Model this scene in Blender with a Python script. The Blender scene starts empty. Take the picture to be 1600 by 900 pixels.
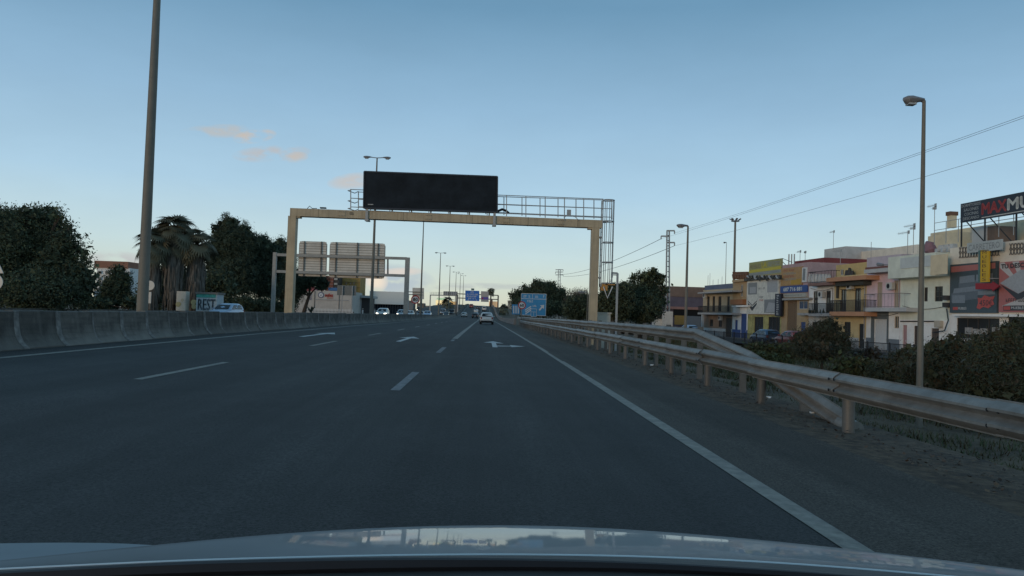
import bpy, math, random
import numpy as np
from mathutils import Vector, Matrix
random.seed(7)
RNG = np.random.default_rng(11)
SC = bpy.context.scene
COL = SC.collection
R = math.radians

# ------------------------------------------------------------------ camera
CAM_Z = 1.22
YAW, PITCH, ROLL, FPX = R(-1.98), R(1.87), R(1.85), 1209.0
cam = bpy.data.cameras.new('camera')
cam.sensor_width = 36.0
cam.lens = FPX / 1600.0 * 36.0
cam.clip_start, cam.clip_end = 0.05, 9000.0
camo = bpy.data.objects.new('camera', cam)
CAM_M = (Matrix.Translation((0, 0, CAM_Z)) @ Matrix.Rotation(YAW, 4, 'Z')
         @ Matrix.Rotation(math.pi / 2 + PITCH, 4, 'X') @ Matrix.Rotation(ROLL, 4, 'Z'))
camo.matrix_world = CAM_M
COL.objects.link(camo)
SC.camera = camo
SC.render.resolution_x, SC.render.resolution_y = 1024, 576

# ------------------------------------------------------------------ world, sun, exposure
SUN_EL, SUN_AZ = R(5.0), R(222.0)      # low behind the car, a little to the left
w = bpy.data.worlds.new('World')
SC.world = w
w.use_nodes = True
nt = w.node_tree
nt.nodes.clear()
N = nt.nodes.new
L = nt.links.new
out = N('ShaderNodeOutputWorld')
bg = N('ShaderNodeBackground')
bg.inputs['Strength'].default_value = 0.10
sky = N('ShaderNodeTexSky')
sky.sky_type = 'NISHITA'
sky.sun_disc = False
sky.sun_elevation = SUN_EL
sky.sun_rotation = SUN_AZ
sky.air_density, sky.dust_density, sky.ozone_density = 1.0, 1.0, 2.0
tc = N('ShaderNodeTexCoord')
sep = N('ShaderNodeSeparateXYZ')
L(tc.outputs['Generated'], sep.inputs[0])
ramp = N('ShaderNodeValToRGB')
mr = N('ShaderNodeMapRange')
mr.inputs['From Min'].default_value, mr.inputs['From Max'].default_value = -0.05, 1.0
L(sep.outputs['Z'], mr.inputs['Value'])
L(mr.outputs[0], ramp.inputs[0])

def s2l(*c):
    return tuple(((x / 255) / 12.92 if x <= 10 else ((x / 255 + .055) / 1.055) ** 2.4) for x in c)

SKY_STOPS = [(-0.05, (185, 186, 174)), (0.0, (216, 215, 194)), (0.03, (213, 223, 209)), (0.075, (203, 226, 230)),
             (0.15, (178, 212, 234)), (0.25, (152, 190, 219)), (0.37, (112, 156, 188)), (0.6, (104, 146, 176)), (1.0, (104, 140, 166))]
el = ramp.color_ramp.elements
while len(el) > 1:
    el.remove(el[-1])
for i, (z, c) in enumerate(SKY_STOPS):
    p = (z + .05) / 1.05
    e = el[0] if i == 0 else el.new(p)
    e.position = p
    e.color = (*s2l(*c), 1)
scale = N('ShaderNodeVectorMath'); scale.operation = 'SCALE'
scale.inputs['Scale'].default_value = 10.0          # the ramp is in picture values, the Background strength is 0.1
L(ramp.outputs[0], scale.inputs[0])
mixs = N('ShaderNodeMix'); mixs.data_type = 'RGBA'
mixs.inputs['Factor'].default_value = 0.93
L(sky.outputs[0], mixs.inputs['A'])
L(scale.outputs[0], mixs.inputs['B'])
prev = mixs.outputs['Result']
# thin uneven high haze all over the sky
hz = N('ShaderNodeTexNoise'); hz.inputs['Scale'].default_value = 5.0; hz.inputs['Detail'].default_value = 5.0; hz.inputs['Roughness'].default_value = .6
hmp = N('ShaderNodeMapping'); hmp.inputs['Scale'].default_value = (1, 1, 3.0)
L(tc.outputs['Generated'], hmp.inputs[0]); L(hmp.outputs[0], hz.inputs['Vector'])
hmr = N('ShaderNodeMapRange')
for k_, q_ in zip(('From Min', 'From Max', 'To Min', 'To Max'), (.3, .7, .97, 1.025)): hmr.inputs[k_].default_value = q_
L(hz.outputs['Fac'], hmr.inputs['Value'])
hsc = N('ShaderNodeVectorMath'); hsc.operation = 'SCALE'
L(prev, hsc.inputs[0]); L(hmr.outputs[0], hsc.inputs['Scale'])
prev = hsc.outputs[0]

def ray(px, py):
    d = Vector(((px - 800) / FPX, -(py - 450) / FPX, -1.0))
    return (CAM_M.to_3x3() @ d).normalized()

# a few far evening clouds: soft patches of noise round given directions of the sky
nz = N('ShaderNodeTexNoise'); nz.inputs['Scale'].default_value = 34.0; nz.inputs['Detail'].default_value = 6.0
mpn = N('ShaderNodeMapping'); mpn.inputs['Scale'].default_value = (1, 1, 2.6)
L(tc.outputs['Generated'], mpn.inputs[0]); L(mpn.outputs[0], nz.inputs['Vector'])
def cloud(px, py, wdeg, hdeg, tilt, col, dens, lo=.42):
    global prev
    d = ray(px, py)
    az = math.atan2(d.x, d.y)
    rot = Matrix.Rotation(tilt, 3, 'Y') @ Matrix.Rotation(-math.asin(d.z), 3, 'X') @ Matrix.Rotation(az, 3, 'Z')
    mp = N('ShaderNodeMapping'); mp.vector_type = 'POINT'
    mp.inputs['Rotation'].default_value = rot.to_euler()
    L(tc.outputs['Generated'], mp.inputs[0])
    sp = N('ShaderNodeSeparateXYZ'); L(mp.outputs[0], sp.inputs[0])
    def m(op, a, b=None):
        n = N('ShaderNodeMath'); n.operation = op
        for i, q in enumerate((a, b)):
            if q is None: continue
            if isinstance(q, (int, float)): n.inputs[i].default_value = q
            else: L(q, n.inputs[i])
        return n.outputs[0]
    qx = m('POWER', m('DIVIDE', sp.outputs['X'], math.tan(R(wdeg))), 2)
    qz = m('POWER', m('DIVIDE', sp.outputs['Z'], math.tan(R(hdeg))), 2)
    r = m('SUBTRACT', 1.0, m('ADD', qx, qz))
    r = m('MULTIPLY', m('MAXIMUM', r, 0.0), m('GREATER_THAN', sp.outputs['Y'], 0.0))
    n2 = N('ShaderNodeMapRange'); n2.interpolation_type = 'SMOOTHSTEP'
    n2.inputs['From Min'].default_value, n2.inputs['From Max'].default_value = lo, lo + .25
    L(nz.outputs['Fac'], n2.inputs['Value'])
    fac = m('MULTIPLY', m('MULTIPLY', m('POWER', r, .7), n2.outputs[0]), dens)
    mx = N('ShaderNodeMix'); mx.data_type = 'RGBA'
    L(fac, mx.inputs['Factor']); L(prev, mx.inputs['A'])
    mx.inputs['B'].default_value = (*[10 * q for q in s2l(*col)], 1)
    prev = mx.outputs['Result']
cloud(345, 205, 2.6, .5, R(8), (196, 186, 174), .6)
cloud(398, 213, 1.5, .5, R(14), (212, 188, 162), .8, .36)
cloud(425, 240, 2.7, .62, R(9), (194, 184, 178), .7, .36)
cloud(462, 246, .9, .42, R(9), (204, 188, 172), .6, .34)
cloud(552, 283, 1.9, .62, R(10), (202, 192, 184), .75, .3)
cloud(605, 440, 3.6, 1.4, 0, (176, 190, 202), .9, .3)
cloud(588, 440, .9, .8, 0, (240, 226, 206), 1.0, .26)
cloud(550, 446, .8, .6, 0, (234, 222, 208), .9, .26)
cloud(625, 425, 1.8, .35, R(5), (222, 212, 202), .9, .3)
cloud(185, 408, 2.2, .7, 0, (190, 190, 192), .8, .3)
cloud(205, 432, 1.6, 1.0, 0, (206, 194, 190), .8, .3)
cloud(770, 447, 4.0, .25, 0, (180, 188, 190), .6, .3)
cloud(720, 450, 3.0, .2, 0, (178, 184, 186), .6, .35)
L(prev, bg.inputs['Color'])
L(bg.outputs[0], out.inputs['Surface'])

sun = bpy.data.lights.new('sun', 'SUN')
sun.energy = 0.75
sun.angle = R(12)
sun.color = (1.0, .70, .44)
suno = bpy.data.objects.new('sun', sun)
sd = Vector((math.sin(SUN_AZ) * math.cos(SUN_EL), math.cos(SUN_AZ) * math.cos(SUN_EL), math.sin(SUN_EL)))
suno.rotation_euler = sd.to_track_quat('Z', 'Y').to_euler()
suno.location = (0, -20, 30)
COL.objects.link(suno)
vs = SC.view_settings
vs.view_transform, vs.look, vs.exposure, vs.gamma = 'Standard', 'None', 0.0, 1.0
vs.use_curve_mapping = False

# ------------------------------------------------------------------ helpers
def at(px, py, Y):
    d = ray(px, py)
    t = Y / d.y
    return Vector((d.x * t, Y, CAM_Z + d.z * t))

def XA(px, Y, py=486):
    return at(px, py, Y).x

def ZA(px, py, Y):
    return at(px, py, Y).z

MATS = {}
def mat(name, col, rough=.7, metal=0.0, var=.25, nscale=6.0, bump=0.0, bscale=60.0, coat=0.0, spec=.5, dirt=None, emit=0.0, stretch=(1, 1, 1), grime=.4):
    if name in MATS:
        return MATS[name]
    m = bpy.data.materials.new(name)
    m.use_nodes = True
    t = m.node_tree
    b = t.nodes['Principled BSDF']
    b.inputs['Roughness'].default_value = rough
    b.inputs['Metallic'].default_value = metal
    b.inputs['Specular IOR Level'].default_value = spec
    b.inputs['Coat Weight'].default_value = coat
    b.inputs['Coat Roughness'].default_value = .04
    tcn = t.nodes.new('ShaderNodeTexCoord')
    mp = t.nodes.new('ShaderNodeMapping'); mp.inputs['Scale'].default_value = stretch
    t.links.new(tcn.outputs['Object'], mp.inputs[0])
    cur = None
    if var > 0:
        n = t.nodes.new('ShaderNodeTexNoise')
        n.inputs['Scale'].default_value = nscale; n.inputs['Detail'].default_value = 7; n.inputs['Roughness'].default_value = .65
        t.links.new(mp.outputs[0], n.inputs['Vector'])
        rp = t.nodes.new('ShaderNodeValToRGB')
        rp.color_ramp.elements[0].position, rp.color_ramp.elements[1].position = .3, .72
        rp.color_ramp.elements[0].color = (*[c * (1 - var) for c in col], 1)
        rp.color_ramp.elements[1].color = (*[min(1, c * (1 + var * .7)) for c in col], 1)
        t.links.new(n.outputs['Fac'], rp.inputs[0])
        cur = rp.outputs[0]
    if dirt is not None:
        n2 = t.nodes.new('ShaderNodeTexNoise'); n2.inputs['Scale'].default_value = nscale * .37; n2.inputs['Detail'].default_value = 9
        n2.inputs['Roughness'].default_value = .75
        t.links.new(mp.outputs[0], n2.inputs['Vector'])
        mr2 = t.nodes.new('ShaderNodeMapRange')
        mr2.inputs['From Min'].default_value, mr2.inputs['From Max'].default_value = .47, .72
        mr2.inputs['To Max'].default_value = grime * 2
        t.links.new(n2.outputs['Fac'], mr2.inputs['Value'])
        mx = t.nodes.new('ShaderNodeMix'); mx.data_type = 'RGBA'; mx.clamp_factor = True
        t.links.new(mr2.outputs[0], mx.inputs['Factor'])
        if cur is not None: t.links.new(cur, mx.inputs['A'])
        else: mx.inputs['A'].default_value = (*col, 1)
        mx.inputs['B'].default_value = (*dirt, 1)
        cur = mx.outputs['Result']
    if cur is not None: t.links.new(cur, b.inputs['Base Color'])
    else: b.inputs['Base Color'].default_value = (*col, 1)
    if bump > 0:
        n3 = t.nodes.new('ShaderNodeTexNoise'); n3.inputs['Scale'].default_value = bscale; n3.inputs['Detail'].default_value = 5
        t.links.new(mp.outputs[0], n3.inputs['Vector'])
        bp = t.nodes.new('ShaderNodeBump'); bp.inputs['Strength'].default_value = bump; bp.inputs['Distance'].default_value = .02
        t.links.new(n3.outputs['Fac'], bp.inputs['Height'])
        t.links.new(bp.outputs[0], b.inputs['Normal'])
    if emit > 0:
        b.inputs['Emission Color'].default_value = (*col, 1)
        b.inputs['Emission Strength'].default_value = emit
    MATS[name] = m
    return m

ORG = {}      # object name -> world origin of its thing
def tag(o, label, cat, group=None):
    o['label'] = label; o['category'] = cat
    if group: o['group'] = group
    return o

def thing(name, label, cat, loc=(0, 0, 0), rz=0, group=None):
    o = bpy.data.objects.new(name, None)
    o.empty_display_size = .3
    o.location = loc; o.rotation_euler = (0, 0, rz)
    COL.objects.link(o)
    ORG[o.name] = Vector(loc) if rz == 0 else None
    return tag(o, label, cat, group)

class MB:
    """collects faces; build() links them as one mesh object"""
    def __init__(self):
        self.v, self.f, self.mi = [], [], []
    def face(self, pts, mi=0):
        n = len(self.v)
        self.v += [tuple(p) for p in pts]
        self.f.append(tuple(range(n, n + len(pts))))
        self.mi.append(mi)
        return self
    def hexa(self, p, mi=0):     # 8 points: bottom ring 0-3 (ccw), top ring 4-7
        n = len(self.v)
        self.v += [tuple(q) for q in p]
        for q in ((3, 2, 1, 0), (4, 5, 6, 7), (0, 1, 5, 4), (1, 2, 6, 5), (2, 3, 7, 6), (3, 0, 4, 7)):
            self.f.append(tuple(n + i for i in q)); self.mi.append(mi)
        return self
    def box(self, c, s, rz=0.0, mi=0):
        cx, cy, cz = c; sx, sy, sz = (q / 2 for q in s)
        ca, sa = math.cos(rz), math.sin(rz)
        P = []
        for z in (-sz, sz):
            for x, y in ((-sx, -sy), (sx, -sy), (sx, sy), (-sx, sy)):
                P.append((cx + x * ca - y * sa, cy + x * sa + y * ca, cz + z))
        return self.hexa(P, mi)
    def tube(self, path, rad, n=8, mi=0, cap=True):
        path = [Vector(p) for p in path]
        if not hasattr(rad, '__len__'): rad = [rad] * len(path)
        base = len(self.v)
        up = None
        for i, p in enumerate(path):
            d = (path[min(i + 1, len(path) - 1)] - path[max(i - 1, 0)]).normalized()
            if up is None:
                a = Vector((0, 0, 1)) if abs(d.z) < .9 else Vector((1, 0, 0))
                up = (a - d * a.dot(d)).normalized()
            else:
                up = (up - d * up.dot(d)).normalized()
            s = d.cross(up)
            for k in range(n):
                a = 2 * math.pi * (k + .5) / n
                self.v.append(tuple(p + (up * math.cos(a) + s * math.sin(a)) * rad[i]))
        for i in range(len(path) - 1):
            for k in range(n):
                a, b = base + i * n + k, base + i * n + (k + 1) % n
                self.f.append((a, b, b + n, a + n)); self.mi.append(mi)
        if cap:
            self.f.append(tuple(base + k for k in reversed(range(n)))); self.mi.append(mi)
            e = base + (len(path) - 1) * n
            self.f.append(tuple(e + k for k in range(n))); self.mi.append(mi)
        return self
    def bar(self, a, b, w, h, mi=0):           # rectangular bar, w sideways, h upwards
        a, b = Vector(a), Vector(b)
        d = (b - a).normalized()
        u = Vector((0, 0, 1)) if abs(d.z) < .95 else Vector((0, 1, 0))
        s = d.cross(u).normalized() * w / 2
        u = s.cross(d).normalized() * h / 2
        return self.hexa([a - s - u, a + s - u, b + s - u, b - s - u, a - s + u, a + s + u, b + s + u, b - s + u], mi)
    def loft(self, rings, mi=0, closed=True, caps=True):
        base = len(self.v); n = len(rings[0])
        for r in rings: self.v += [tuple(p) for p in r]
        for i in range(len(rings) - 1):
            for k in range(n if closed else n - 1):
                a, b = base + i * n + k, base + i * n + (k + 1) % n
                self.f.append((a, b, b + n, a + n)); self.mi.append(mi)
        if caps:
            self.f.append(tuple(base + k for k in reversed(range(n)))); self.mi.append(mi)
            e = base + (len(rings) - 1) * n
            self.f.append(tuple(e + k for k in range(n))); self.mi.append(mi)
        return self
    def disc(self, c, r, axis_u, axis_v, n=20, mi=0, r0=0.0):
        c, u, v = Vector(c), Vector(axis_u), Vector(axis_v)
        if r0 <= 0:
            return self.face([c + u * r * math.cos(2 * math.pi * k / n) + v * r * math.sin(2 * math.pi * k / n) for k in range(n)], mi)
        for k in range(n):
            q = []
            for a, rr in ((k, r0), (k, r), (k + 1, r), (k + 1, r0)):
                t = 2 * math.pi * a / n
                q.append(c + u * rr * math.cos(t) + v * rr * math.sin(t))
            self.face(q, mi)
        return self
    def build(self, name, mats, parent=None, smooth=False, world=True, loc=None):
        me = bpy.data.meshes.new(name)
        v = self.v
        o0 = Vector((0, 0, 0))
        if parent is not None and world:
            r = parent
            while r.parent is not None: r = r.parent
            o0 = ORG[r.name]
        elif loc is not None:
            o0 = Vector(loc)
        if o0.length > 0:
            v = [(p[0] - o0.x, p[1] - o0.y, p[2] - o0.z) for p in v]
        me.from_pydata(v, [], self.f)
        mats = mats if isinstance(mats, (list, tuple)) else [mats]
        for m in mats: me.materials.append(m)
        if len(mats) > 1: me.polygons.foreach_set('material_index', self.mi)
        if smooth:
            me.polygons.foreach_set('use_smooth', [True] * len(me.polygons))
            try: me.set_sharp_from_angle(angle=R(38))
            except Exception: pass
        me.update()
        o = bpy.data.objects.new(name, me)
        COL.objects.link(o)
        if parent is not None: o.parent = parent
        elif loc is not None: o.location = loc; ORG[o.name] = Vector(loc)
        else: ORG[o.name] = Vector((0, 0, 0))
        return o

def share(o, name, parent, loc=(0, 0, 0), rot=(0, 0, 0), sc=None):
    """another object on the same mesh"""
    c = o.copy(); c.name = name
    c.parent = parent; c.location = loc; c.rotation_euler = rot
    if sc: c.scale = sc
    COL.objects.link(c)
    return c

def dup(root, loc, rz=None, label=None, group=None, scale=None):
    r = root.copy(); COL.objects.link(r)
    r.location = loc
    if rz is not None: r.rotation_euler = (0, 0, rz)
    if scale: r.scale = scale
    if label: r['label'] = label
    if group: r['group'] = group
    for ch in list(root.children):
        c = ch.copy(); COL.objects.link(c); c.parent = r
        for g in list(ch.children):
            d = g.copy(); COL.objects.link(d); d.parent = c
    ORG[r.name] = Vector(loc)
    return r

TXT = {}
def glyphs(body):
    if body not in TXT:
        cu = bpy.data.curves.new('lettering', 'FONT')
        cu.body = body; cu.resolution_u = 2
        ob = bpy.data.objects.new('lettering', cu)
        me = bpy.data.meshes.new_from_object(ob)
        vv = [v.co.copy() for v in me.vertices]; ff = [tuple(p.vertices) for p in me.polygons]
        bpy.data.objects.remove(ob); bpy.data.meshes.remove(me); bpy.data.curves.remove(cu)
        TXT[body] = (vv, ff)
    return TXT[body]

def text(body, o, right, up, wid, hei, m, parent, name='lettering', world=True, nrm_off=0.0, bold=0.0):
    """flat lettering filling a box of wid x hei whose lower left corner is o"""
    vv, ff = glyphs(body)
    x0, x1 = min(v.x for v in vv), max(v.x for v in vv)
    y0, y1 = min(v.y for v in vv), max(v.y for v in vv)
    o, right, up = Vector(o), Vector(right).normalized(), Vector(up).normalized()
    nrm = right.cross(up).normalized()
    mb = MB()
    for q in ((0, 0),) if bold <= 0 else ((0, 0), (bold, 0), (-bold, 0), (0, bold), (0, -bold)):
        b = len(mb.v)
        for v in vv:
            mb.v.append(tuple(o + right * ((v.x - x0) / (x1 - x0) * wid + q[0]) + up * ((v.y - y0) / (y1 - y0) * hei + q[1]) + nrm * (nrm_off + abs(q[0] + 2 * q[1]) * .02)))
        for f in ff:
            mb.f.append(tuple(b + i for i in f)); mb.mi.append(0)
    return mb.build(name, m, parent, world=world)

def scribble(o, right, up, wid, hei, m, parent, n=9, name='lettering', seed=0, nrm_off=0.0):
    """small unreadable print: a row of letter-like strokes"""
    rr = random.Random(seed)
    o, right, up = Vector(o), Vector(right).normalized(), Vector(up).normalized()
    nrm = right.cross(up)
    mb = MB()
    cw = wid / n
    def st(x0, y0, x1, y1):
        mb.face([o + right * a + up * b + nrm * nrm_off for a, b in ((x0, y0), (x1, y0), (x1, y1), (x0, y1))])
    for i in range(n):
        if n > 7 and rr.random() < .12: continue
        x = i * cw; t = cw * .2
        st(x + .08 * cw, 0, x + .08 * cw + t, hei)
        k = rr.randrange(4)
        if k != 0: st(x + .08 * cw + t, hei * .82, x + cw * .85, hei)
        if k != 1: st(x + .08 * cw + t, 0, x + cw * .85, hei * .18)
        if k > 1: st(x + .65 * cw, hei * .18, x + .85 * cw, hei * .82)
        else: st(x + .08 * cw + t, hei * .42, x + cw * .7, hei * .58)
    return mb.build(name, m, parent)

def interp(x, tab):
    if x <= tab[0][0]: return tab[0][1]
    for (a, va), (b, vb) in zip(tab, tab[1:]):
        if x <= b:
            t = (x - a) / (b - a); t = t * t * (3 - 2 * t) * .5 + t * .5
            return va + (vb - va) * t
    return tab[-1][1]

PROF = [(0, 0), (25, 0), (45, -.06), (75, -.17), (110, -.29), (150, -.5), (200, -.65), (240, -.5), (270, 0), (300, .9), (345, 2.7), (400, 4.3), (450, 5.0), (520, 4.9), (650, 3.5), (900, 2.0), (3000, 2.0)]
def zr(y): return interp(y, PROF)
def road_z(x, y): return -.02 * x + zr(y)
XSEC = [(-3000, -2), (-200, -.4), (-40, -.1), (-26.3, -.2), (-18, .15), (-13, .30), (-11.2, .30), (-10.9, .19), (-9.2, .184), (4.6, -.10), (5.6, -.22), (8.5, -1.15), (12, -1.22), (20, -1.12), (26, -1.05), (45, -1.0), (200, -1.2), (3000, -3)]
def ground_z(x, y):
    base = interp(x, XSEC)
    k = 1.0 if -27 < x < 12 else max(0.0, 1 - ((-27 - x) / 12 if x < 0 else (x - 12) / 80))
    if y > 120 and x > 4.6:            # the bank rises to the road farther on
        f = min(1, (y - 120) / 80); base = base * (1 - f) + max(base, -.5) * f
    return base + zr(y) * k

# ------------------------------------------------------------------ materials
M_ASPH = mat('asphalt', (.040, .042, .046), .78, var=.0, bump=.35, bscale=140, spec=.35)
def asphalt_nodes(m, base):
    t = m.node_tree; b = t.nodes['Principled BSDF']
    tcn = t.nodes.new('ShaderNodeTexCoord')
    def noise(sc, stretch, det=6, rough=.6):
        mp = t.nodes.new('ShaderNodeMapping'); mp.inputs['Scale'].default_value = stretch
        t.links.new(tcn.outputs['Object'], mp.inputs[0])
        n = t.nodes.new('ShaderNodeTexNoise'); n.inputs['Scale'].default_value = sc; n.inputs['Detail'].default_value = det
        n.inputs['Roughness'].default_value = rough
        t.links.new(mp.outputs[0], n.inputs['Vector'])
        return n.outputs['Fac']
    def mapr(s, a, c, lo, hi):
        r = t.nodes.new('ShaderNodeMapRange')
        for k, q in zip(('From Min', 'From Max', 'To Min', 'To Max'), (a, c, lo, hi)): r.inputs[k].default_value = q
        t.links.new(s, r.inputs['Value']); return r.outputs[0]
    def mul(a, c):
        n = t.nodes.new('ShaderNodeMath'); n.operation = 'MULTIPLY'; t.links.new(a, n.inputs[0]); t.links.new(c, n.inputs[1]); return n.outputs[0]
    f = mul(mapr(noise(.5, (1, .12, 1)), .3, .7, .78, 1.22), mapr(noise(48, (1, 1, 1), 4, .8), .34, .66, .25, 1.85))
    f = mul(f, mapr(noise(.9, (1, 1, 1), 9, .7), .35, .65, .86, 1.12))
    f = mul(f, mapr(noise(2.2, (1.4, .02, 1), 3), .35, .65, .84, 1.12))
    f = mul(f, mapr(noise(.35, (1, .5, 1), 4), .38, .62, .86, 1.1))
    sx = t.nodes.new('ShaderNodeSeparateXYZ'); t.links.new(tcn.outputs['Object'], sx.inputs[0])      # paired wheel tracks in each 3.5 m lane
    w1 = t.nodes.new('ShaderNodeMath'); w1.operation = 'MULTIPLY_ADD'; t.links.new(sx.outputs['X'], w1.inputs[0]); w1.inputs[1].default_value = 2 * math.pi / 1.75; w1.inputs[2].default_value = -.42 * 2 * math.pi / 1.75
    w2 = t.nodes.new('ShaderNodeMath'); w2.operation = 'COSINE'; t.links.new(w1.outputs[0], w2.inputs[0])
    f = mul(f, mapr(w2.outputs[0], -1, 1, .90, 1.08))
    v = t.nodes.new('ShaderNodeVectorMath'); v.operation = 'SCALE'
    v.inputs[0].default_value = base; t.links.new(f, v.inputs['Scale'])
    t.links.new(v.outputs[0], b.inputs['Base Color'])
asphalt_nodes(M_ASPH, (.036, .0355, .034))
M_SHOULD = mat('shoulder_asphalt', (.07, .07, .07), .85, var=.0, bump=.4, bscale=110, spec=.3)
asphalt_nodes(M_SHOULD, (.072, .062, .051))
M_STREET = mat('street_asphalt', (.06, .06, .06), .85, var=.3, nscale=2, bump=.2)
M_PAVE = mat('pavement_concrete', (.22, .21, .20), .85, var=.25, nscale=3, bump=.2)
M_WHITE = mat('road_paint', (.275, .255, .215), .75, var=.35, nscale=9, dirt=(.12, .12, .12), grime=.45, bump=.2, bscale=120)
M_PAINT2 = mat('worn_road_paint', (.24, .24, .24), .8, var=.4, nscale=14, dirt=(.07, .07, .075), grime=.5, bump=.2, bscale=120)
M_ARROW = mat('fresh_road_paint', (.55, .55, .54), .7, var=.2, nscale=9, dirt=(.2, .2, .2), grime=.3)
M_SOIL = mat('soil', (.13, .088, .052), .95, var=.45, nscale=1.3, bump=.6, bscale=16, dirt=(.05, .036, .022), grime=.7)
M_BARR = mat('barrier_concrete', (.118, .108, .094), .92, var=.5, nscale=2.6, bump=.5, bscale=30, dirt=(.05, .048, .044), grime=.5)
def road_dust(m, z0, z1, col):
    t = m.node_tree; b = t.nodes['Principled BSDF']
    lk = b.inputs['Base Color'].links[0].from_socket
    c = t.nodes.new('ShaderNodeTexCoord'); s = t.nodes.new('ShaderNodeSeparateXYZ'); t.links.new(c.outputs['Object'], s.inputs[0])
    n = t.nodes.new('ShaderNodeTexNoise'); n.inputs['Scale'].default_value = 3.0; n.inputs['Detail'].default_value = 8; t.links.new(c.outputs['Object'], n.inputs['Vector'])
    a = t.nodes.new('ShaderNodeMath'); a.operation = 'MULTIPLY_ADD'; t.links.new(n.outputs['Fac'], a.inputs[0]); a.inputs[1].default_value = -.5; t.links.new(s.outputs['Z'], a.inputs[2])
    r = t.nodes.new('ShaderNodeMapRange'); r.inputs['From Min'].default_value, r.inputs['From Max'].default_value = z0 - .25, z1 - .25
    r.inputs['To Min'].default_value, r.inputs['To Max'].default_value = .85, 0; t.links.new(a.outputs[0], r.inputs['Value'])
    x = t.nodes.new('ShaderNodeMix'); x.data_type = 'RGBA'; t.links.new(r.outputs[0], x.inputs['Factor']); t.links.new(lk, x.inputs['A']); x.inputs['B'].default_value = (*col, 1)
    t.links.new(x.outputs['Result'], b.inputs['Base Color'])
road_dust(M_BARR, .05, .42, (.20, .185, .16))
def per_piece(m, lo, hi):
    t = m.node_tree; b = t.nodes['Principled BSDF']; lk = b.inputs['Base Color'].links[0].from_socket
    oi = t.nodes.new('ShaderNodeObjectInfo'); r = t.nodes.new('ShaderNodeMapRange'); r.inputs['To Min'].default_value, r.inputs['To Max'].default_value = lo, hi
    t.links.new(oi.outputs['Random'], r.inputs['Value']); v = t.nodes.new('ShaderNodeVectorMath'); v.operation = 'SCALE'
    t.links.new(lk, v.inputs[0]); t.links.new(r.outputs[0], v.inputs['Scale']); t.links.new(v.outputs[0], b.inputs['Base Color'])
SCUFF = True
per_piece(M_BARR, .68, 1.25)
M_BARJ = mat('barrier_joint_mortar', (.22, .21, .195), .92, var=.5, nscale=7, bump=.4, bscale=40, dirt=(.09, .085, .08), grime=.5)
M_GALV = mat('galvanised_steel', (.275, .268, .25), .55, metal=.4, var=.2, nscale=2.5, bump=.08, bscale=40, dirt=(.13, .12, .105), grime=.4, spec=.4)
M_POST = mat('dull_steel', (.145, .145, .138), .6, metal=.4, var=.25, nscale=5, dirt=(.11, .09, .07), grime=.4)
M_BEIGE = mat('beige_paint', (.46, .37, .24), .55, var=.16, nscale=1.6, dirt=(.32, .27, .2), grime=.3)
M_LAMPP = mat('lamp_post_paint', (.17, .158, .13), .6, var=.15, nscale=2, dirt=(.1, .095, .08), grime=.35)
M_LAMPH = mat('lamp_head_grey', (.20, .205, .22), .5, var=.1)
M_LENS = mat('lamp_lens', (.35, .36, .36), .25, var=.1)
M_DARK = mat('black_plastic', (.012, .014, .018), .6, var=.2, spec=.25)
M_SCREEN = mat('display_screen', (.015, .021, .028), .7, var=.5, nscale=1.1, spec=.15)
M_STEELG = mat('grey_steel', (.36, .37, .37), .55, metal=.15, var=.15)
M_SLATGAP = mat('sign_back_gap', (.36, .345, .31), .7, var=.1)
M_SIGNBK = mat('sign_back_aluminium', (.62, .59, .53), .55, metal=.1, var=.12, nscale=1.2, dirt=(.3, .28, .26), grime=.3)
M_RUST = mat('rusty_steel', (.20, .11, .06), .85, var=.4, nscale=8)
M_ORANGE = mat('orange_paint', (.45, .22, .05), .6, var=.2)

def streaks(m, col, amt=.55, sc=(9, 9, .5)):
    t = m.node_tree; b = t.nodes['Principled BSDF']; lk = b.inputs['Base Color'].links[0].from_socket
    c = t.nodes.new('ShaderNodeTexCoord'); mp = t.nodes.new('ShaderNodeMapping'); mp.inputs['Scale'].default_value = sc
    n = t.nodes.new('ShaderNodeTexNoise'); n.inputs['Scale'].default_value = 1.0; n.inputs['Detail'].default_value = 6
    t.links.new(c.outputs['Object'], mp.inputs[0]); t.links.new(mp.outputs[0], n.inputs['Vector'])
    r = t.nodes.new('ShaderNodeMapRange'); r.inputs['From Min'].default_value, r.inputs['From Max'].default_value = .5, .78; r.inputs['To Max'].default_value = amt
    t.links.new(n.outputs['Fac'], r.inputs['Value'])
    x = t.nodes.new('ShaderNodeMix'); x.data_type = 'RGBA'; t.links.new(r.outputs[0], x.inputs['Factor']); t.links.new(lk, x.inputs['A']); x.inputs['B'].default_value = (*col, 1)
    t.links.new(x.outputs['Result'], b.inputs['Base Color'])
streaks(M_BEIGE, (.22, .17, .11), .6)
streaks(M_BARR, (.035, .035, .035), .8, (1.5, .5, 11))
streaks(M_BARR, (.21, .20, .18), .45, (7, 7, .6))
streaks(M_GALV, (.15, .13, .11), .35)
per_piece(M_GALV, .85, 1.12)
per_piece(M_POST, .8, 1.15)
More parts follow.
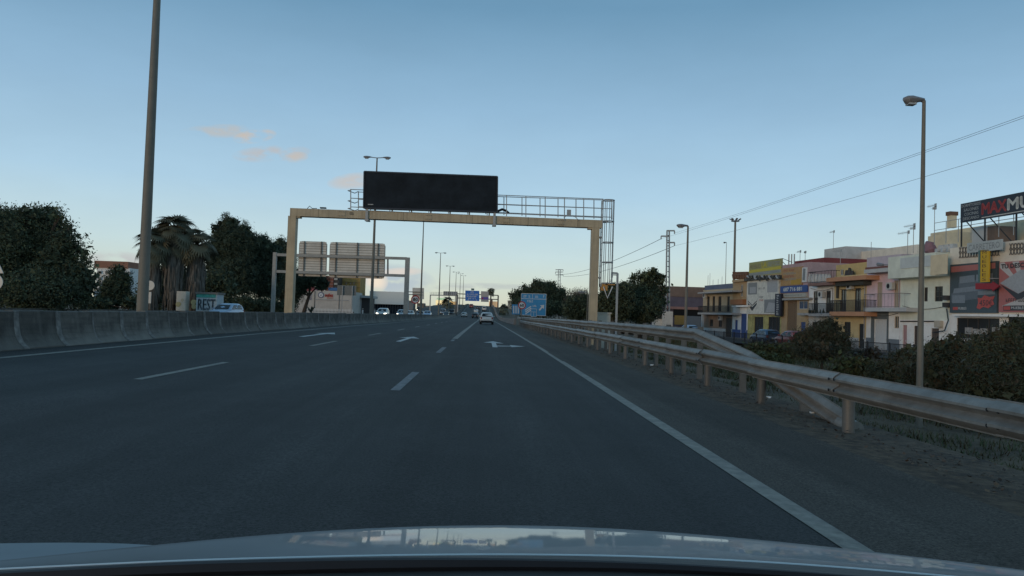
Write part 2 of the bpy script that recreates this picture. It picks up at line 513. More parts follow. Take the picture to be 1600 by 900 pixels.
# ------------------------------------------------------------------ ground and roads
def grid_sheet(name, xs, ys, zf, m, kind='structure'):
    mb = MB()
    for y in ys:
        for x in xs: mb.v.append((x, y, zf(x, y)))
    n = len(xs)
    for j in range(len(ys) - 1):
        for i in range(n - 1):
            a = j * n + i
            mb.f.append((a, a + 1, a + n + 1, a + n)); mb.mi.append(0)
    o = mb.build(name, m, smooth=True)
    o['kind'] = kind
    return o
YS = [-60, -20] + list(range(0, 60, 4)) + list(range(60, 200, 10)) + list(range(200, 560, 12)) + [600, 650, 750, 900, 1200, 1800, 3000]
XS = [-3000, -800, -300, -150, -80, -50, -40, -32, -26, -22, -18, -14, -11.2, -10.2, -9.2, -5, 0, 4.6, 5.1, 5.6, 6.3, 7, 7.7, 8.5, 9.5, 10.5, 12, 14, 16, 18, 20, 22, 26, 32, 45, 60, 90, 150, 300, 800, 3000]
hr = random.Random(3)
def terrain(x, y):
    j = 0
    if 5.5 < x < 22 and y < 200: j = (hr.random() - .5) * .12
    return ground_z(x, y) - .05 + j
grid_sheet('ground', XS, YS, terrain, M_SOIL)
road = grid_sheet('motorway_road', [-9.15, -6, -3, 0, 3, 3.75], [y for y in YS if y < 1500], lambda x, y: road_z(x, y), M_ASPH)
opp = grid_sheet('opposite_road', [-26, -22, -18, -14, -11.25], [y for y in YS if y < 1500], lambda x, y: interp(x, XSEC) + zr(y) + .004, M_ASPH)

def strip(name, x, wdt, y0, y1, m, parent, lift=.005, x1=None):
    mb = MB()
    n = max(1, int((y1 - y0) / 10))
    for i in range(n):
        a, b = y0 + (y1 - y0) * i / n, y0 + (y1 - y0) * (i + 1) / n
        mb.face([(x - wdt / 2, a, road_z(x - wdt / 2, a) + lift), (x + wdt / 2, a, road_z(x + wdt / 2, a) + lift),
                 (x + wdt / 2, b, road_z(x + wdt / 2, b) + lift), (x - wdt / 2, b, road_z(x - wdt / 2, b) + lift)])
    return mb.build(name, m, parent)
strip('edge_line', 2.13, .16, -2, 560, M_WHITE, road)
strip('edge_line', -8.3, .16, -2, 560, M_WHITE, road)
strip('lane_line', -1.28, .24, 34.6, 120, M_WHITE, road)
strip('lane_line', -1.28, .24, 120, 480, M_WHITE, road)
mbs = MB()
_ys = [y for y in YS if y < 560]
for a, b in zip(_ys, _ys[1:]):
    mbs.face([(2.17, a, road_z(2.17, a) + .003), (3.75, a, road_z(3.75, a) + .003), (3.75, b, road_z(3.75, b) + .003), (2.17, b, road_z(2.17, b) + .003)])
mbs.build('hard_shoulder', M_SHOULD, road)
for y in (-1.2, 11.5, 22.2): strip('lane_dash', -1.28, .14, y, y + 3.5, M_PAINT2, road)
strip('lane_dash', -1.28, .14, 31.6, 33.6, M_PAINT2, road)
for k in range(34):
    y = 11.3 + k * 11.1
    strip('lane_dash', -4.93, .13, y, y + 3.8, M_WHITE, road)
def arrow(x, y0, right=False):
    mb = MB()
    def q(pts): mb.face([(x + a, y0 + b, road_z(x + a, y0 + b) + .006) for a, b in pts])
    q([(-.09, 0), (.09, 0), (.09, 4.2), (-.09, 4.2)])
    q([(-.42, 4.2), (.42, 4.2), (0, 6.3)])
    if right:
        q([(.09, .9), (.62, 1.5), (.62, 2.0), (.09, 1.6)])
        q([(.62, .9), (1.18, 2.25), (.62, 2.75)])
    return mb.build('direction_arrow', M_ARROW, road)
arrow(.42, 27.6, True); arrow(-3.1, 28.3); arrow(-6.6, 28.3)
mbk = MB()    # verge of broken asphalt and grit beside the shoulder
for o_ in (3.75,):
    ys = [y for y in YS if y < 120]
    for a, b in zip(ys, ys[1:]):
        mbk.face([(3.75, a, road_z(3.75, a)), (5.2, a, road_z(5.2, a) - .03), (5.2, b, road_z(5.2, b) - .03), (3.75, b, road_z(3.75, b))])
vg = mbk.build('verge', mat('gritty_verge', (.12, .086, .056), .95, var=.65, nscale=9, bump=1.0, bscale=50, dirt=(.035, .027, .02), grime=.75)); vg['kind'] = 'structure'

# ------------------------------------------------------------------ concrete median barrier, 2 m segments
PB = [(.0, .0), (.0, .07), (-.06, .12), (-.13, .20), (-.19, .32), (-.225, .48), (-.245, .66), (-.25, .80), (-.27, .815), (-.43, .815), (-.45, .80), (-.455, .66), (-.475, .48), (-.51, .32), (-.57, .2), (-.64, .12), (-.70, .07), (-.70, 0)]
bar_t = thing('concrete_barrier', 'long dirty grey concrete median barrier of short flared segments along the left edge', 'barrier', (-9.2, 0, 0))
def prof_ring(y, x0, dx=0.0, z0=0.0):
    return [(x0 + a + dx, y, z0 + b) for a, b in PB]
seg = None
XB = -9.2
jo = None
for k in range(80):
    y = 4 + k * 1.5
    zc = .12 + zr(y + .75)
    if seg is None:
        m1 = MB(); m1.loft([prof_ring(-.73, .004), prof_ring(-.62, -.006), prof_ring(-.4, -.018), prof_ring(0, -.022), prof_ring(.4, -.018), prof_ring(.62, -.006), prof_ring(.73, .004)])
        seg = m1.build('barrier_segment', M_BARR, bar_t, smooth=True, world=False)
        m2 = MB(); m2.loft([prof_ring(-.09, .0), prof_ring(-.05, .014), prof_ring(.05, .014), prof_ring(.09, .0)])
        jo = m2.build('joint_band', M_BARJ, seg, smooth=True, world=False, loc=None)
        jo.location = (0, -.75, 0)
        seg.location = (0, y + .75, zc)
    else:
        s2 = share(seg, 'barrier_segment', bar_t, (hr.uniform(-.03, .03), y + .75, zc + hr.uniform(-.02, .02)))
        share(jo, 'joint_band', s2, (0, -.75, 0))
mb = MB()
mb.loft([prof_ring(y, XB, 0, .12 + zr(y)) for y in range(124, 500, 8)])
mb.build('barrier_wall', M_BARR, bar_t, smooth=True)
# right-hand parapet farther on
mb = MB()
for y0, y1 in ((112, 480),):
    mb.loft([[(4.2 + a, y, zr(y) - .1 + b) for a, b in ((0, 0), (.12, .3), (.2, .85), (.4, .85), (.45, 0))] for y in range(y0, y1, 6)])
o = mb.build('concrete_parapet', mat('parapet_concrete', (.22, .19, .17), .9, var=.3, nscale=.6, dirt=(.13, .11, .1)), loc=(4.4, 112, 0))
tag(o, 'low brownish concrete parapet curving up along the right edge far ahead', 'barrier')

# ------------------------------------------------------------------ guard rails
WB = [(0, .0), (.0, .012), (-.055, .045), (-.08, .075), (-.08, .10), (-.012, .138), (0, .155), (-.012, .172), (-.08, .21), (-.08, .235), (-.055, .265), (0, .298), (0, .31)]
WB2 = WB + [(a + .008, b) for a, b in reversed(WB)]
def w_beam(mb, p0, p1):
    p0, p1 = Vector(p0), Vector(p1)
    mb.loft([[(p.x + a, p.y, p.z + b) for a, b in WB2] for p in (p0, p1)])
gr = thing('guardrail', 'grey galvanised guardrail on thick posts nearest the road, lower of the two', 'guardrail', (4.4, 0, 0))
XG = 4.4
gpost = gbeam = gbolt = None
for k in range(31):
    y = .4 + k * 3.0
    zb = road_z(XG, y)
    thick = k != 2
    if gbeam is None:
        m1 = MB(); w_beam(m1, (0, 0, 0), (0, 3.06, 0)); gbeam = m1.build('rail_beam', M_GALV, gr, smooth=True, world=False)
        gbeam.location = (0, y, zb + .40)
        m1 = MB(); m1.tube([(.11, 0, -.3), (.11, 0, .66)], .075, 12); m1.box((.04, 0, .53), (.09, .1, .2)); gpost = m1.build('post', M_POST, gr, smooth=True, world=False)
        gpost.location = (0, y, zb)
        m1 = MB()
        for zz in (.09, .225):
            for yy in (-.07, .07): m1.tube([(-.09, yy, zz), (-.1, yy, zz)], .017, 6)
        gbolt = m1.build('splice_bolts', M_DARK, gbeam, world=False); gbolt['kind'] = 'stuff'
    else:
        b2 = share(gbeam, 'rail_beam', gr, (hr.uniform(-.02, .02), y, zb + .40 + hr.uniform(-.01, .01)), (0, 0, hr.uniform(-.004, .004)))
        c2 = share(gbolt, 'splice_bolts', b2); c2['kind'] = 'stuff'
        if thick: share(gpost, 'post', gr, (0, y, zb), (hr.uniform(-.02, .02), hr.uniform(-.02, .02), 0))
XU = 4.78
gu = thing('guardrail', 'upper grey guardrail that slopes down to the ground behind the nearer rail', 'guardrail', (XU, 0, 0))
ub = up_ = None
for k in range(31):
    y = 17.2 + k * 3.0
    zb = road_z(XU, y)
    if ub is None:
        m1 = MB(); w_beam(m1, (0, 0, 0), (0, 3.06, 0)); ub = m1.build('rail_beam', M_GALV, gu, smooth=True, world=False)
        ub.location = (0, y, zb + .80)
        m1 = MB(); m1.box((.07, 0, .4), (.12, .06, 1.5)); m1.box((.07, .04, .4), (.05, .06, 1.5)); up_ = m1.build('post', M_POST, gu, world=False)
        up_.location = (0, y, zb)
    else:
        share(ub, 'rail_beam', gu, (hr.uniform(-.02, .02), y, zb + .80 + hr.uniform(-.008, .008)))
        share(up_, 'post', gu, (0, y, zb))
    if k < 27:
        share(up_, 'post', gu, (.02, y + 1.5, zb - .05))
m1 = MB(); w_beam(m1, (XU, 13.6, .36), (XU, 17.3, .71))
m1.build('sloping_end', M_GALV, gu, smooth=True)
m1 = MB(); w_beam(m1, (XU, 9.95, -.24), (XU, 13.62, .36)); m1.build('sloping_end', M_GALV, gu, smooth=True)
m1 = MB(); m1.tube([(XU - .01, 10.1, -.10), (XU - .01, 9.75, -.13)], .12, 14); m1.build('rounded_nose', M_GALV, gu, smooth=True)
for y in (11.6, 14.4):
    share(up_, 'post', gu, (0.03, y, road_z(XU, y) - (.75 if y < 12 else .45)))

# opposite side guard rail behind the far carriageway
XO = -26.6
go = thing('guardrail', 'low distant guardrail under the trees across the opposite carriageway', 'guardrail', (XO, 0, 0))
m1 = MB()
for k in range(0, 44): w_beam(m1, (XO, 20 + k * 4, .35 + zr(20 + k * 4)), (XO, 24.02 + k * 4, .35 + zr(24 + k * 4)))
o = m1.build('rail_beam', M_GALV, go)
m1 = MB()
for k in range(0, 44): m1.box((XO - .1, 20 + k * 4, .25 + zr(20 + k * 4)), (.1, .1, .8))
m1.build('post', M_POST, go)['kind'] = 'stuff'

# ------------------------------------------------------------------ sign gantry with a dark display over the road
GY = 40.0
PL, PR = at(452, 487, GY), at(926, 500, GY)
zL, zR = .19, -.3
bl, brp = at(455, 332, GY), at(940, 351, GY)
ga = thing('sign_gantry', 'tan steel gantry spanning the carriageway carrying a blank black display', 'gantry', (0, GY, 0))
for px, zb in ((PL.x, zL), (PR.x, zR)):
    m1 = MB(); zt = (bl.z if px < 0 else brp.z) - .2
    m1.box((px, GY, (zb + zt) / 2), (.40, .50, zt - zb)); m1.build('column', M_BEIGE, ga)
    m1 = MB(); m1.box((px, GY, zb + .03), (.7, .8, .06))
    for a in (-.26, .26):
        for b in (-.3, .3): m1.tube([(px + a, GY + b, zb + .06), (px + a, GY + b, zb + .14)], .025, 6)
    m1.build('base_plate', M_BEIGE, ga)
    m1 = MB(); m1.box((px + (.28 if px < 0 else -.28), GY, zt - .03), (.24, .44, .10)); m1.build('bracket', M_BEIGE, ga)
m1 = MB(); m1.bar((bl.x, GY, bl.z), (brp.x - .0, GY, brp.z), .52, .40); m1.build('beam', M_BEIGE, ga)
m1 = MB()
for t in (.09, .36, .58, .76, .92):
    p = Vector((bl.x, GY, bl.z)).lerp(Vector((brp.x, GY, brp.z)), t); m1.box((p.x, GY, p.z), (.03, .535, .415))
o = m1.build('seam', mat('beam_seam_brown', (.26, .21, .14), .6, var=.1), ga); o['kind'] = 'stuff'  # seams as slightly proud, darker brown bands
for t in (.165, .44, .69, .865):
    p = Vector((bl.x, GY, bl.z)).lerp(Vector((brp.x, GY, brp.z)), t); m1 = MB(); m1.box((p.x, GY - .27, p.z), (.34, .02, .3)); pl_ = m1.build('splice_plate', M_BEIGE, ga)
    m1 = MB()
    for a in (-.13, -.045, .045, .13):
        for b in (-.1, .1): m1.tube([(p.x + a, GY - .28, p.z + b), (p.x + a, GY - .305, p.z + b)], .018, 6)
    m1.build('bolts', M_POST, pl_)['kind'] = 'stuff'
M_STEN = mat('stencil_grey', (.12, .10, .08), .7, var=.1)
for px, py, sd_ in ((546, 335.5, 5), (790, 345.5, 6)):
    p = at(px, py, GY - .27); scribble(p, Vector((1, 0, 0)), Vector((0, 0, 1)), .24, .13, M_STEN, ga, 3, 'stencil_mark', sd_)
# railings of the walkway behind the display
def rails_at(px0, py0a, py0b, px1, py1a, py1b, y, npost, nm='railing'):
    a0, b0 = at(px0, py0a, y), at(px0, py0b, y); a1, b1 = at(px1, py1a, y), at(px1, py1b, y)
    for k in range(3):
        m1 = MB(); t = k * .44
        m1.tube([a0.lerp(b0, t), a1.lerp(b1, t)], .022, 6); m1.build('rail', M_STEELG, ga)
    for k in range(npost):
        t = k / (npost - 1)
        m1 = MB(); m1.bar(a0.lerp(a1, t) + Vector((0, 0, .02)), b0.lerp(b1, t), .045, .05); m1.build('railing_post', M_STEELG, ga)
rails_at(560, 300, 326, 956, 313, 343, GY + .95, 15)
rails_at(548, 296, 327, 942, 311, 344, GY - .22, 14)
m1 = MB()
for z0 in (297, 313, 325):
    a, b = at(548, z0, GY - .22), at(560, z0 + 2, GY + .95)
    m1.tube([a, (a.x - .18, GY, a.z), (b.x - .16, GY + .8, a.z), b], .022, 6)
m1.build('rail_end', M_STEELG, ga)
m1 = MB(); a, b = at(560, 328, GY + .5), at(950, 345, GY + .5)
m1.bar((a.x, GY + .6, a.z - .05), (b.x, GY + .6, b.z - .05), .65, .05); m1.build('walkway_floor', M_STEELG, ga)
# the display
d0, d1, d2, d3 = at(568, 325, GY - .35), at(777, 331.5, GY - .35), at(777.5, 276, GY - .35), at(569, 268, GY - .35)
dp = MB(); th = Vector((0, .55, 0))
dp.hexa([d0, d1, d1 + th, d0 + th, d3, d2, d2 + th, d3 + th]); disp = dp.build('display_panel', M_DARK, ga)
ctr = (d0 + d1 + d2 + d3) / 4
sp_ = MB(); off = Vector((0, -.012, 0))
sp_.face([p.lerp(ctr, .03) + off for p in (d0, d1, d2, d3)]); sp_.build('screen', M_SCREEN, disp)
m1 = MB()
for a, b in ((d0, d1), (d1, d2), (d2, d3), (d3, d0)): m1.bar(a + Vector((0, -.01, 0)), b + Vector((0, -.01, 0)), .06, .07)
m1.build('display_frame', mat('display_frame_blue_black', (.016, .022, .035), .45, var=.1), disp)
m1 = MB(); c = at(579, 319.5, GY - .38); m1.box(c, (.27, .02, .045)); m1.build('maker_plate', M_STEELG, disp)
for t in (.32, .66):
    m1 = MB(); p = d3.lerp(d2, t); m1.box((p.x, GY, p.z + .05), (.06, .06, .1)); m1.build('lifting_eye', M_DARK, disp)
for t in (.08, .21, .355, .5, .645, .79, .94):
    p = d0.lerp(d1, t); q = Vector((bl.x, GY, bl.z)).lerp(Vector((brp.x, GY, brp.z)), (p.x - bl.x) / (brp.x - bl.x))
    m1 = MB(); m1.bar((p.x, GY - .12, q.z + .15), (p.x, GY - .12, p.z + .06), .07, .07); m1.build('display_strut', M_STEELG, ga)
for t in (.025, .98):
    p = d0.lerp(d1, t); q = Vector((bl.x, GY, bl.z)).lerp(Vector((brp.x, GY, brp.z)), (p.x - bl.x) / (brp.x - bl.x))
    m1 = MB(); m1.box((p.x, GY - .30, (q.z - .34 + p.z + .1) / 2), (.13, .09, p.z + .44 - q.z)); m1.box((p.x, GY, q.z - .26), (.2, .7, .07)); m1.build('clamp', M_STEELG, ga)
m1 = MB(); p = at(889, 333, GY - .3); m1.box(p, (.2, .16, .34)); m1.tube([p + Vector((-.1, 0, -.15)), p + Vector((-.25, 0, -.22)), p + Vector((-.2, 0, -.4))], .02, 6); m1.tube([p + Vector((.1, 0, -.15)), p + Vector((.35, 0, -.18)), p + Vector((.5, 0, -.36))], .02, 6); m1.build('junction_box', M_STEELG, ga)
m1 = MB(); p = at(783, 331, GY); m1.tube([p + Vector((-.2, -.1, 0)), p + Vector((.05, -.1, .12)), p + Vector((.25, -.1, .05)), p + Vector((.4, -.1, -.08))], .07, 6); m1.build('cable_bundle', M_DARK, ga)
m1 = MB(); p = at(480, 326, GY); m1.tube([p, p + Vector((.12, 0, .14)), p + Vector((.25, 0, .02)), p + Vector((.5, 0, .03))], .018, 5); m1.box(at(505, 325, GY), (.3, .2, .06)); m1.build('cable', M_DARK, ga)
# caged ladder on the right column
lx0, lx1 = at(939, 400, GY).x, at(957, 400, GY).x
zt_, zb_ = ZA(948, 313, GY), ZA(948, 444, GY)
rad = (lx1 - lx0) / 2 + .02
cxl = (lx0 + lx1) / 2
lad = MB()
for s in (-.25, .25): lad.bar((lx0, GY + s, zb_ - .15), (lx0, GY + s, zt_), .05, .05)
k = 0
while zb_ + k * .3 < zt_: lad.tube([(lx0, GY - .25, zb_ + k * .3), (lx0, GY + .25, zb_ + k * .3)], .014, 5); k += 1
lad.build('ladder', M_STEELG, ga)
for k in range(6):
    a = -1.9 + k * .76
    m1 = MB(); m1.bar((cxl + rad * math.cos(a), GY + rad * math.sin(a), zb_), (cxl + rad * math.cos(a), GY + rad * math.sin(a), zt_), .03, .045); m1.build('cage_strip', M_STEELG, ga)
for z in (zt_, ZA(948, 346, GY), ZA(948, 379, GY), ZA(948, 410, GY), zb_ + .05):
    m1 = MB(); m1.tube([(cxl + rad * math.cos(a), GY + rad * math.sin(a), z) for a in [-2.4 + i * .3 for i in range(17)]], .028, 6); m1.build('cage_hoop', M_STEELG, ga)
for z in (ZA(935, 371, GY), ZA(935, 434, GY)):
    m1 = MB(); m1.box(((PR.x + lx0) / 2 + .1, GY, z), (abs(lx0 - PR.x) - .16, .5, .06)); m1.build('ladder_bracket', M_STEELG, ga)
m1 = MB(); p = at(943, 449, GY); m1.box((p.x, GY, p.z), (.34, .5, .34)); m1.box((p.x + .3, GY, p.z + .15), (.5, .5, .05)); m1.build('ladder_gate', M_ORANGE, ga)
m1 = MB(); q0, q1, q2 = at(943, 448, GY - .28), at(949, 466, GY - .28), at(957, 448, GY - .28)
m1.tube([q0, q1, q2], .035, 6); m1.build('gate_brace', mat('white_steel', (.6, .6, .6), .5, var=.1), ga)

cab = thing('control_cabinet', 'pale beige roadside cabinet beside the gantry column behind the rails', 'cabinet', (at(942, 500, GY + .8).x, GY + .8, -.4))
cx = at(942, 500, GY + .8).x; zc1 = ZA(942, 490, GY + .8)
m1 = MB(); m1.box((cx, GY + .8, (zc1 - .5) / 2), (.72, .45, zc1 + .5)); m1.build('cabinet_body', mat('cream_cabinet_paint', (.5, .48, .42), .6, var=.1, dirt=(.35, .3, .25)), cab)
m1 = MB(); m1.box((cx, GY + .8, zc1 + .03), (.82, .55, .07)); m1.build('cabinet_lid', mat('cream_cabinet_paint', (0, 0, 0)), cab)
m1 = MB(); m1.box((cx, GY + .565, zc1 / 2), (.58, .02, zc1 * .7)); m1.build('cabinet_door', mat('cream_cabinet_paint', (0, 0, 0)), cab)

# ------------------------------------------------------------------ sign gantry over the opposite carriageway, seen from behind
G2 = 105.0
M_G2 = mat('weathered_grey_paint', (.34, .335, .31), .65, var=.15, dirt=(.22, .21, .19), grime=.3)
g2 = thing('sign_gantry', 'grey gantry across the opposite lanes showing the ribbed backs of two signs', 'gantry', (-20, G2, 0))
lft, rgt = at(430, 395, G2), at(637, 403, G2)
for p, zb in ((lft, -.3), (rgt, .1)):
    m1 = MB(); m1.box((p.x, G2, (p.z + zb) / 2), (.6 if p is rgt else .45, .55, p.z - zb + .1)); m1.build('column', M_G2, g2)
for ya, yb in ((398, 404), (424, 431)):
    m1 = MB(); a, b = at(432, ya, G2), at(636, yb, G2); m1.bar(a, b, .38, .36); m1.build('beam', M_G2, g2)
m1 = MB(); a, b = at(606, 404, G2), at(606, 430, G2); m1.bar(a, b, .2, .2); m1.build('tie_bar', M_POST, g2)
for (xa, xb, ya, yb, nu) in ((466.5, 511, 376.5, 431.5, 2), (514.5, 602, 378, 433.5, 3)):
    a, b, c, d = at(xa - 1, yb, G2 + .5), at(xb - 1, yb + (xb - xa) * .025, G2 + .5), at(xb + .5, ya + (xb - xa) * .03, G2 + .5), at(xa + 1, ya, G2 + .5)
    # rounded plate
    ctr = (a + b + c + d) / 4
    ring = []
    P4 = [a, b, c, d]
    for i in range(4):
        p, pv, nx = P4[i], P4[i - 1], P4[(i + 1) % 4]
        rr_ = .35
        p0 = p + (pv - p).normalized() * rr_; p1 = p + (nx - p).normalized() * rr_
        for t in (0, .33, .67, 1): ring.append(p0.lerp(p, t * (1 - t) * 1.2 + t * 0).lerp(p1, t) if 0 < t < 1 else (p0 if t == 0 else p1))
    m1 = MB(); m1.loft([ring, [q + Vector((0, .06, 0)) for q in ring]]); pan = m1.build('sign_panel', M_SLATGAP, g2)
    nr = 14
    for k in range(nr):
        t = (k + .5) / nr
        m1 = MB(); p, q = a.lerp(d, t), b.lerp(c, t); in_ = (q - p).normalized() * .1
        m1.bar(p + in_ + Vector((0, -.04, 0)), q - in_ + Vector((0, -.04, 0)), .07, .24); m1.build('panel_slat', M_SIGNBK, pan)
    for k in range(nu):
        t = (k + .5) / nu if nu == 2 else (.12, .5, .87)[k]
        if nu == 2: t = (.2, .8)[k]
        m1 = MB(); m1.bar(a.lerp(b, t) + Vector((0, -.17, 0)), d.lerp(c, t) + Vector((0, -.17, 0)), .14, .12); m1.build('panel_upright', M_POST, pan)

# ------------------------------------------------------------------ street lamps
def twin_lamp(x, y, zb, h, label):
    t = thing('street_lamp', label, 'street lamp', (x, y, zb), group='twin-armed lamps along the central reservation')
    m1 = MB(); m1.tube([(0, 0, -.3), (0, 0, h * .5), (0, 0, h)], [.165, .12, .065], 12); m1.build('pole', M_LAMPP, t, smooth=True, world=False)
    m1 = MB(); m1.box((0, 0, .03), (.5, .5, .06)); m1.build('base_plate', M_POST, t, world=False)
    m1 = MB(); m1.tube([(-.75, 0, h + .06), (-.3, 0, h + .02), (0, 0, h), (.3, 0, h + .02), (.75, 0, h + .06)], .04, 8); m1.build('arm', M_LAMPH, t, smooth=True, world=False)
    for s in (-1, 1):
        m1 = MB(); rings = []
        for u, wv, dn, up in ((.55, .06, .03, .05), (.75, .13, .07, .09), (1.0, .17, .12, .11), (1.2, .15, .10, .09), (1.32, .05, .04, .05)):
            rings.append([(s * u, wv * math.cos(a), h + .05 + (up if math.sin(a) > 0 else dn) * math.sin(a)) for a in [i * math.pi / 5 for i in range(10)]])
        m1.loft(rings); hd = m1.build('lamp_head', M_LAMPH, t, smooth=True, world=False)
        m1 = MB(); m1.box((s * 1.0, 0, h - .075), (.34, .2, .06)); m1.build('lens', M_LENS, hd, world=False)
    return t
tl = twin_lamp(at(222, 487, 23).x, 23, .19, 15, 'tall tan lamp post with twin arms, nearest at left, its top out of sight')
yl = [75, 127, 179, 231, 283, 335, 387]
lab = ['twin-armed lamp post rising behind the black display', 'slim lamp post seen under the gantry beam behind the speed limit sign',
       'twin-armed lamp first to stand wholly clear right of the pole under the beam', 'second twin-armed lamp in the receding row left of the blue overhead sign',
       'third twin-armed lamp in the receding row left of the blue overhead sign', 'fourth twin-armed lamp in the far receding row',
       'farthest twin-armed lamp of the receding row']
for y, lb in zip(yl, lab):
    p = dup(tl, (-10.25 - (y - 23) * .002 if y > 80 else at(580, 489, 75).x, y, .19 + zr(y)), label=lb, scale=(1, 1, 1.12) if y == 127 else (1, 1, 1.055) if y == 75 else None)
def single_lamp(px, py_base, py_top, y, zb, label, r=.09, nm='single-armed lamps on the right bank', head=1.0):
    p = at(px, py_base, y); h = ZA(px, py_top, y) - zb
    t = thing('street_lamp', label, 'street lamp', (p.x, y, zb), group=nm)
    m1 = MB(); m1.tube([(0, 0, -.3), (0, 0, h * .5), (0, 0, h)], [r, r * .75, r * .5], 12); m1.build('pole', M_LAMPP, t, smooth=True, world=False)
    m1 = MB(); m1.tube([(0, 0, h - .02), (-.15 * head, 0, h + .02)], .04, 8); m1.build('arm', M_LAMPH, t, smooth=True, world=False)
    m1 = MB(); rings = []
    for u, wv, dn, up in ((.0, .05, .04, .04), (.15, .1, .06, .06), (.35, .15, .14, .09), (.5, .14, .13, .08), (.6, .05, .04, .04)):
        rings.append([(-u * head, wv * math.cos(a), h + .02 + (up if math.sin(a) > 0 else dn) * math.sin(a)) for a in [i * math.pi / 5 for i in range(10)]])
    m1.loft(rings); hd = m1.build('lamp_head', M_LAMPH, t, smooth=True, world=False)
    m1 = MB(); m1.box((-.38 * head, 0, h - .1), (.22 * head, .18, .05)); m1.build('lens', M_LENS, hd, world=False)
    return t
single_lamp(1436.5, 640, 157, 18.5, ground_z(9.8, 18.5), 'single-armed lamp post nearest at right, standing in front of the shrubs', .085, head=.85)
single_lamp(1071, 515, 353, 44, -1.2, 'single-armed lamp post beyond the kink in the upper rail', .1, head=1.1)
single_lamp(917, 500, 457, 92, -.9, 'small single-armed lamp among the hedges left of the gantry column', .08, head=2.0)
single_lamp(1133, 470, 379, 118, -1.0, 'thin distant lamp behind the flat roofs left of the floodlight mast', .06, head=.8)
# floodlight mast with a ring of lamps
MY = 105
p = at(1147, 430, MY); h = ZA(1147, 346, MY)
hm = thing('floodlight_mast', 'tall floodlight mast with a crown of lamps above the flat roofs', 'light mast', (p.x, MY, -1))
m1 = MB(); m1.tube([(p.x, MY, -1), (p.x, MY, h)], [.21, .13], 12); m1.build('pole', M_LAMPP, hm, smooth=True)
m1 = MB(); m1.tube([(p.x + .5 * math.cos(a), MY + .5 * math.sin(a), h + .05) for a in [i * math.pi / 8 for i in range(17)]], .07, 6); m1.build('crown_ring', M_LAMPH, hm)
for k in range(7):
    a = k * 2 * math.pi / 7 + .2
    m1 = MB(); c = Vector((p.x + .5 * math.cos(a), MY + .5 * math.sin(a), h + .2)); m1.bar(c, c + Vector((.28 * math.cos(a), .28 * math.sin(a), .16)), .26, .1); m1.build('floodlight', M_LAMPH, hm)
# square-armed camera pole
MY = 52
p, q = at(963, 500, MY), at(965, 427, MY)
cp = thing('camera_pole', 'slim grey pole with a square top arm right of the ladder cage', 'pole', (p.x, MY, -.9))
m1 = MB(); m1.bar((p.x, MY, -1.1), (q.x, MY, q.z), .13, .13); m1.build('pole', M_STEELG, cp)
m1 = MB(); m1.bar((q.x, MY, q.z), (q.x - .38, MY, q.z + .01), .12, .12); m1.bar((q.x - .38, MY, q.z + .06), (q.x - .38, MY, q.z - .3), .12, .12); m1.bar((q.x, MY, q.z - .12), (q.x - .3, MY, q.z - .12), .06, .06); m1.build('arm', M_STEELG, cp)

# ------------------------------------------------------------------ road signs
M_BLUE = mat('sign_blue', (.025, .15, .52), .45, var=.08, nscale=2)
M_BLUE2 = mat('faded_sign_blue', (.045, .27, .52), .5, var=.1, nscale=1.5)
M_SWHITE = mat('sign_white', (.62, .64, .64), .5, var=.06)
M_SRED = mat('sign_red', (.42, .03, .03), .5, var=.08)
M_SBLACK = mat('sign_black', (.015, .015, .015), .5, var=.0)
M_PURPLE = mat('sign_purple', (.12, .09, .36), .5, var=.05)
RT, UP = Vector((1, 0, 0)), Vector((0, 0, 1))

def round_limit(px, py, Y, dpx, num, zb, label, ground=True):
    c = at(px, py, Y); r = dpx / 2 * Y / FPX
    t = thing('speed_limit_sign', label, 'traffic sign', (c.x, Y, zb))
    m1 = MB(); m1.bar((c.x, Y + .06, zb - .2), (c.x, Y + .06, c.z + r * .8), .09, .06); m1.build('post', M_POST, t)
    m1 = MB(); m1.loft([[(c.x + r * math.cos(a), yy, c.z + r * math.sin(a)) for a in [i * math.pi / 14 for i in range(28)]] for yy in (Y, Y + .025)]); pl = m1.build('sign_plate', M_SWHITE, t)
    m1 = MB(); m1.disc(c + Vector((0, -.006, 0)), r, RT, UP, 28, 0, r * .74); m1.build('red_ring', M_SRED, pl)
    text(num, c + Vector((-r * .52, -.012, -r * .36)), RT, UP, r * 1.04, r * .72, M_SBLACK, pl, 'numerals', bold=r * .03)
    return t
round_limit(649, 468, 108, 13.5, '80', .2, 'round red-ringed 80 speed limit sign standing on the median barrier')
round_limit(815.5, 477, 92, 12.5, '60', -.2, 'round red-ringed 60 speed limit sign in front of the blue direction sign')

# blue direction sign on the right
SY = 118
t = thing('direction_sign', 'large blue direction sign with a white slip-road arrow standing before the dark trees', 'road sign', (at(833, 495, SY).x, SY, -.3))
a0, b0, c0, d0_ = at(814, 492, SY), at(852.5, 493.5, SY), at(853.5, 459.5, SY), at(814.5, 458.5, SY)
m1 = MB(); bk = Vector((0, .08, 0)); m1.hexa([a0, b0, b0 + bk, a0 + bk, d0_, c0, c0 + bk, d0_ + bk]); pl = m1.build('sign_panel', M_BLUE2, t)
def on(u, v, off=-.015):
    return (a0.lerp(b0, u)).lerp(d0_.lerp(c0, u), v) + Vector((0, off, 0))
def flat(name, pts, m, par, off=-.015, fn=None):
    m1 = MB(); m1.face([(fn or on)(u, v, off) for u, v in pts]); return m1.build(name, m, par)
m1 = MB()
for p, q in (((0, 0), (1, 0)), ((1, 0), (1, 1)), ((1, 1), (0, 1)), ((0, 1), (0, 0)), ((0, .76), (1, .76)), ((.45, .76), (.45, 1))):
    m1.bar(on(*p), on(*q), .05, .07)
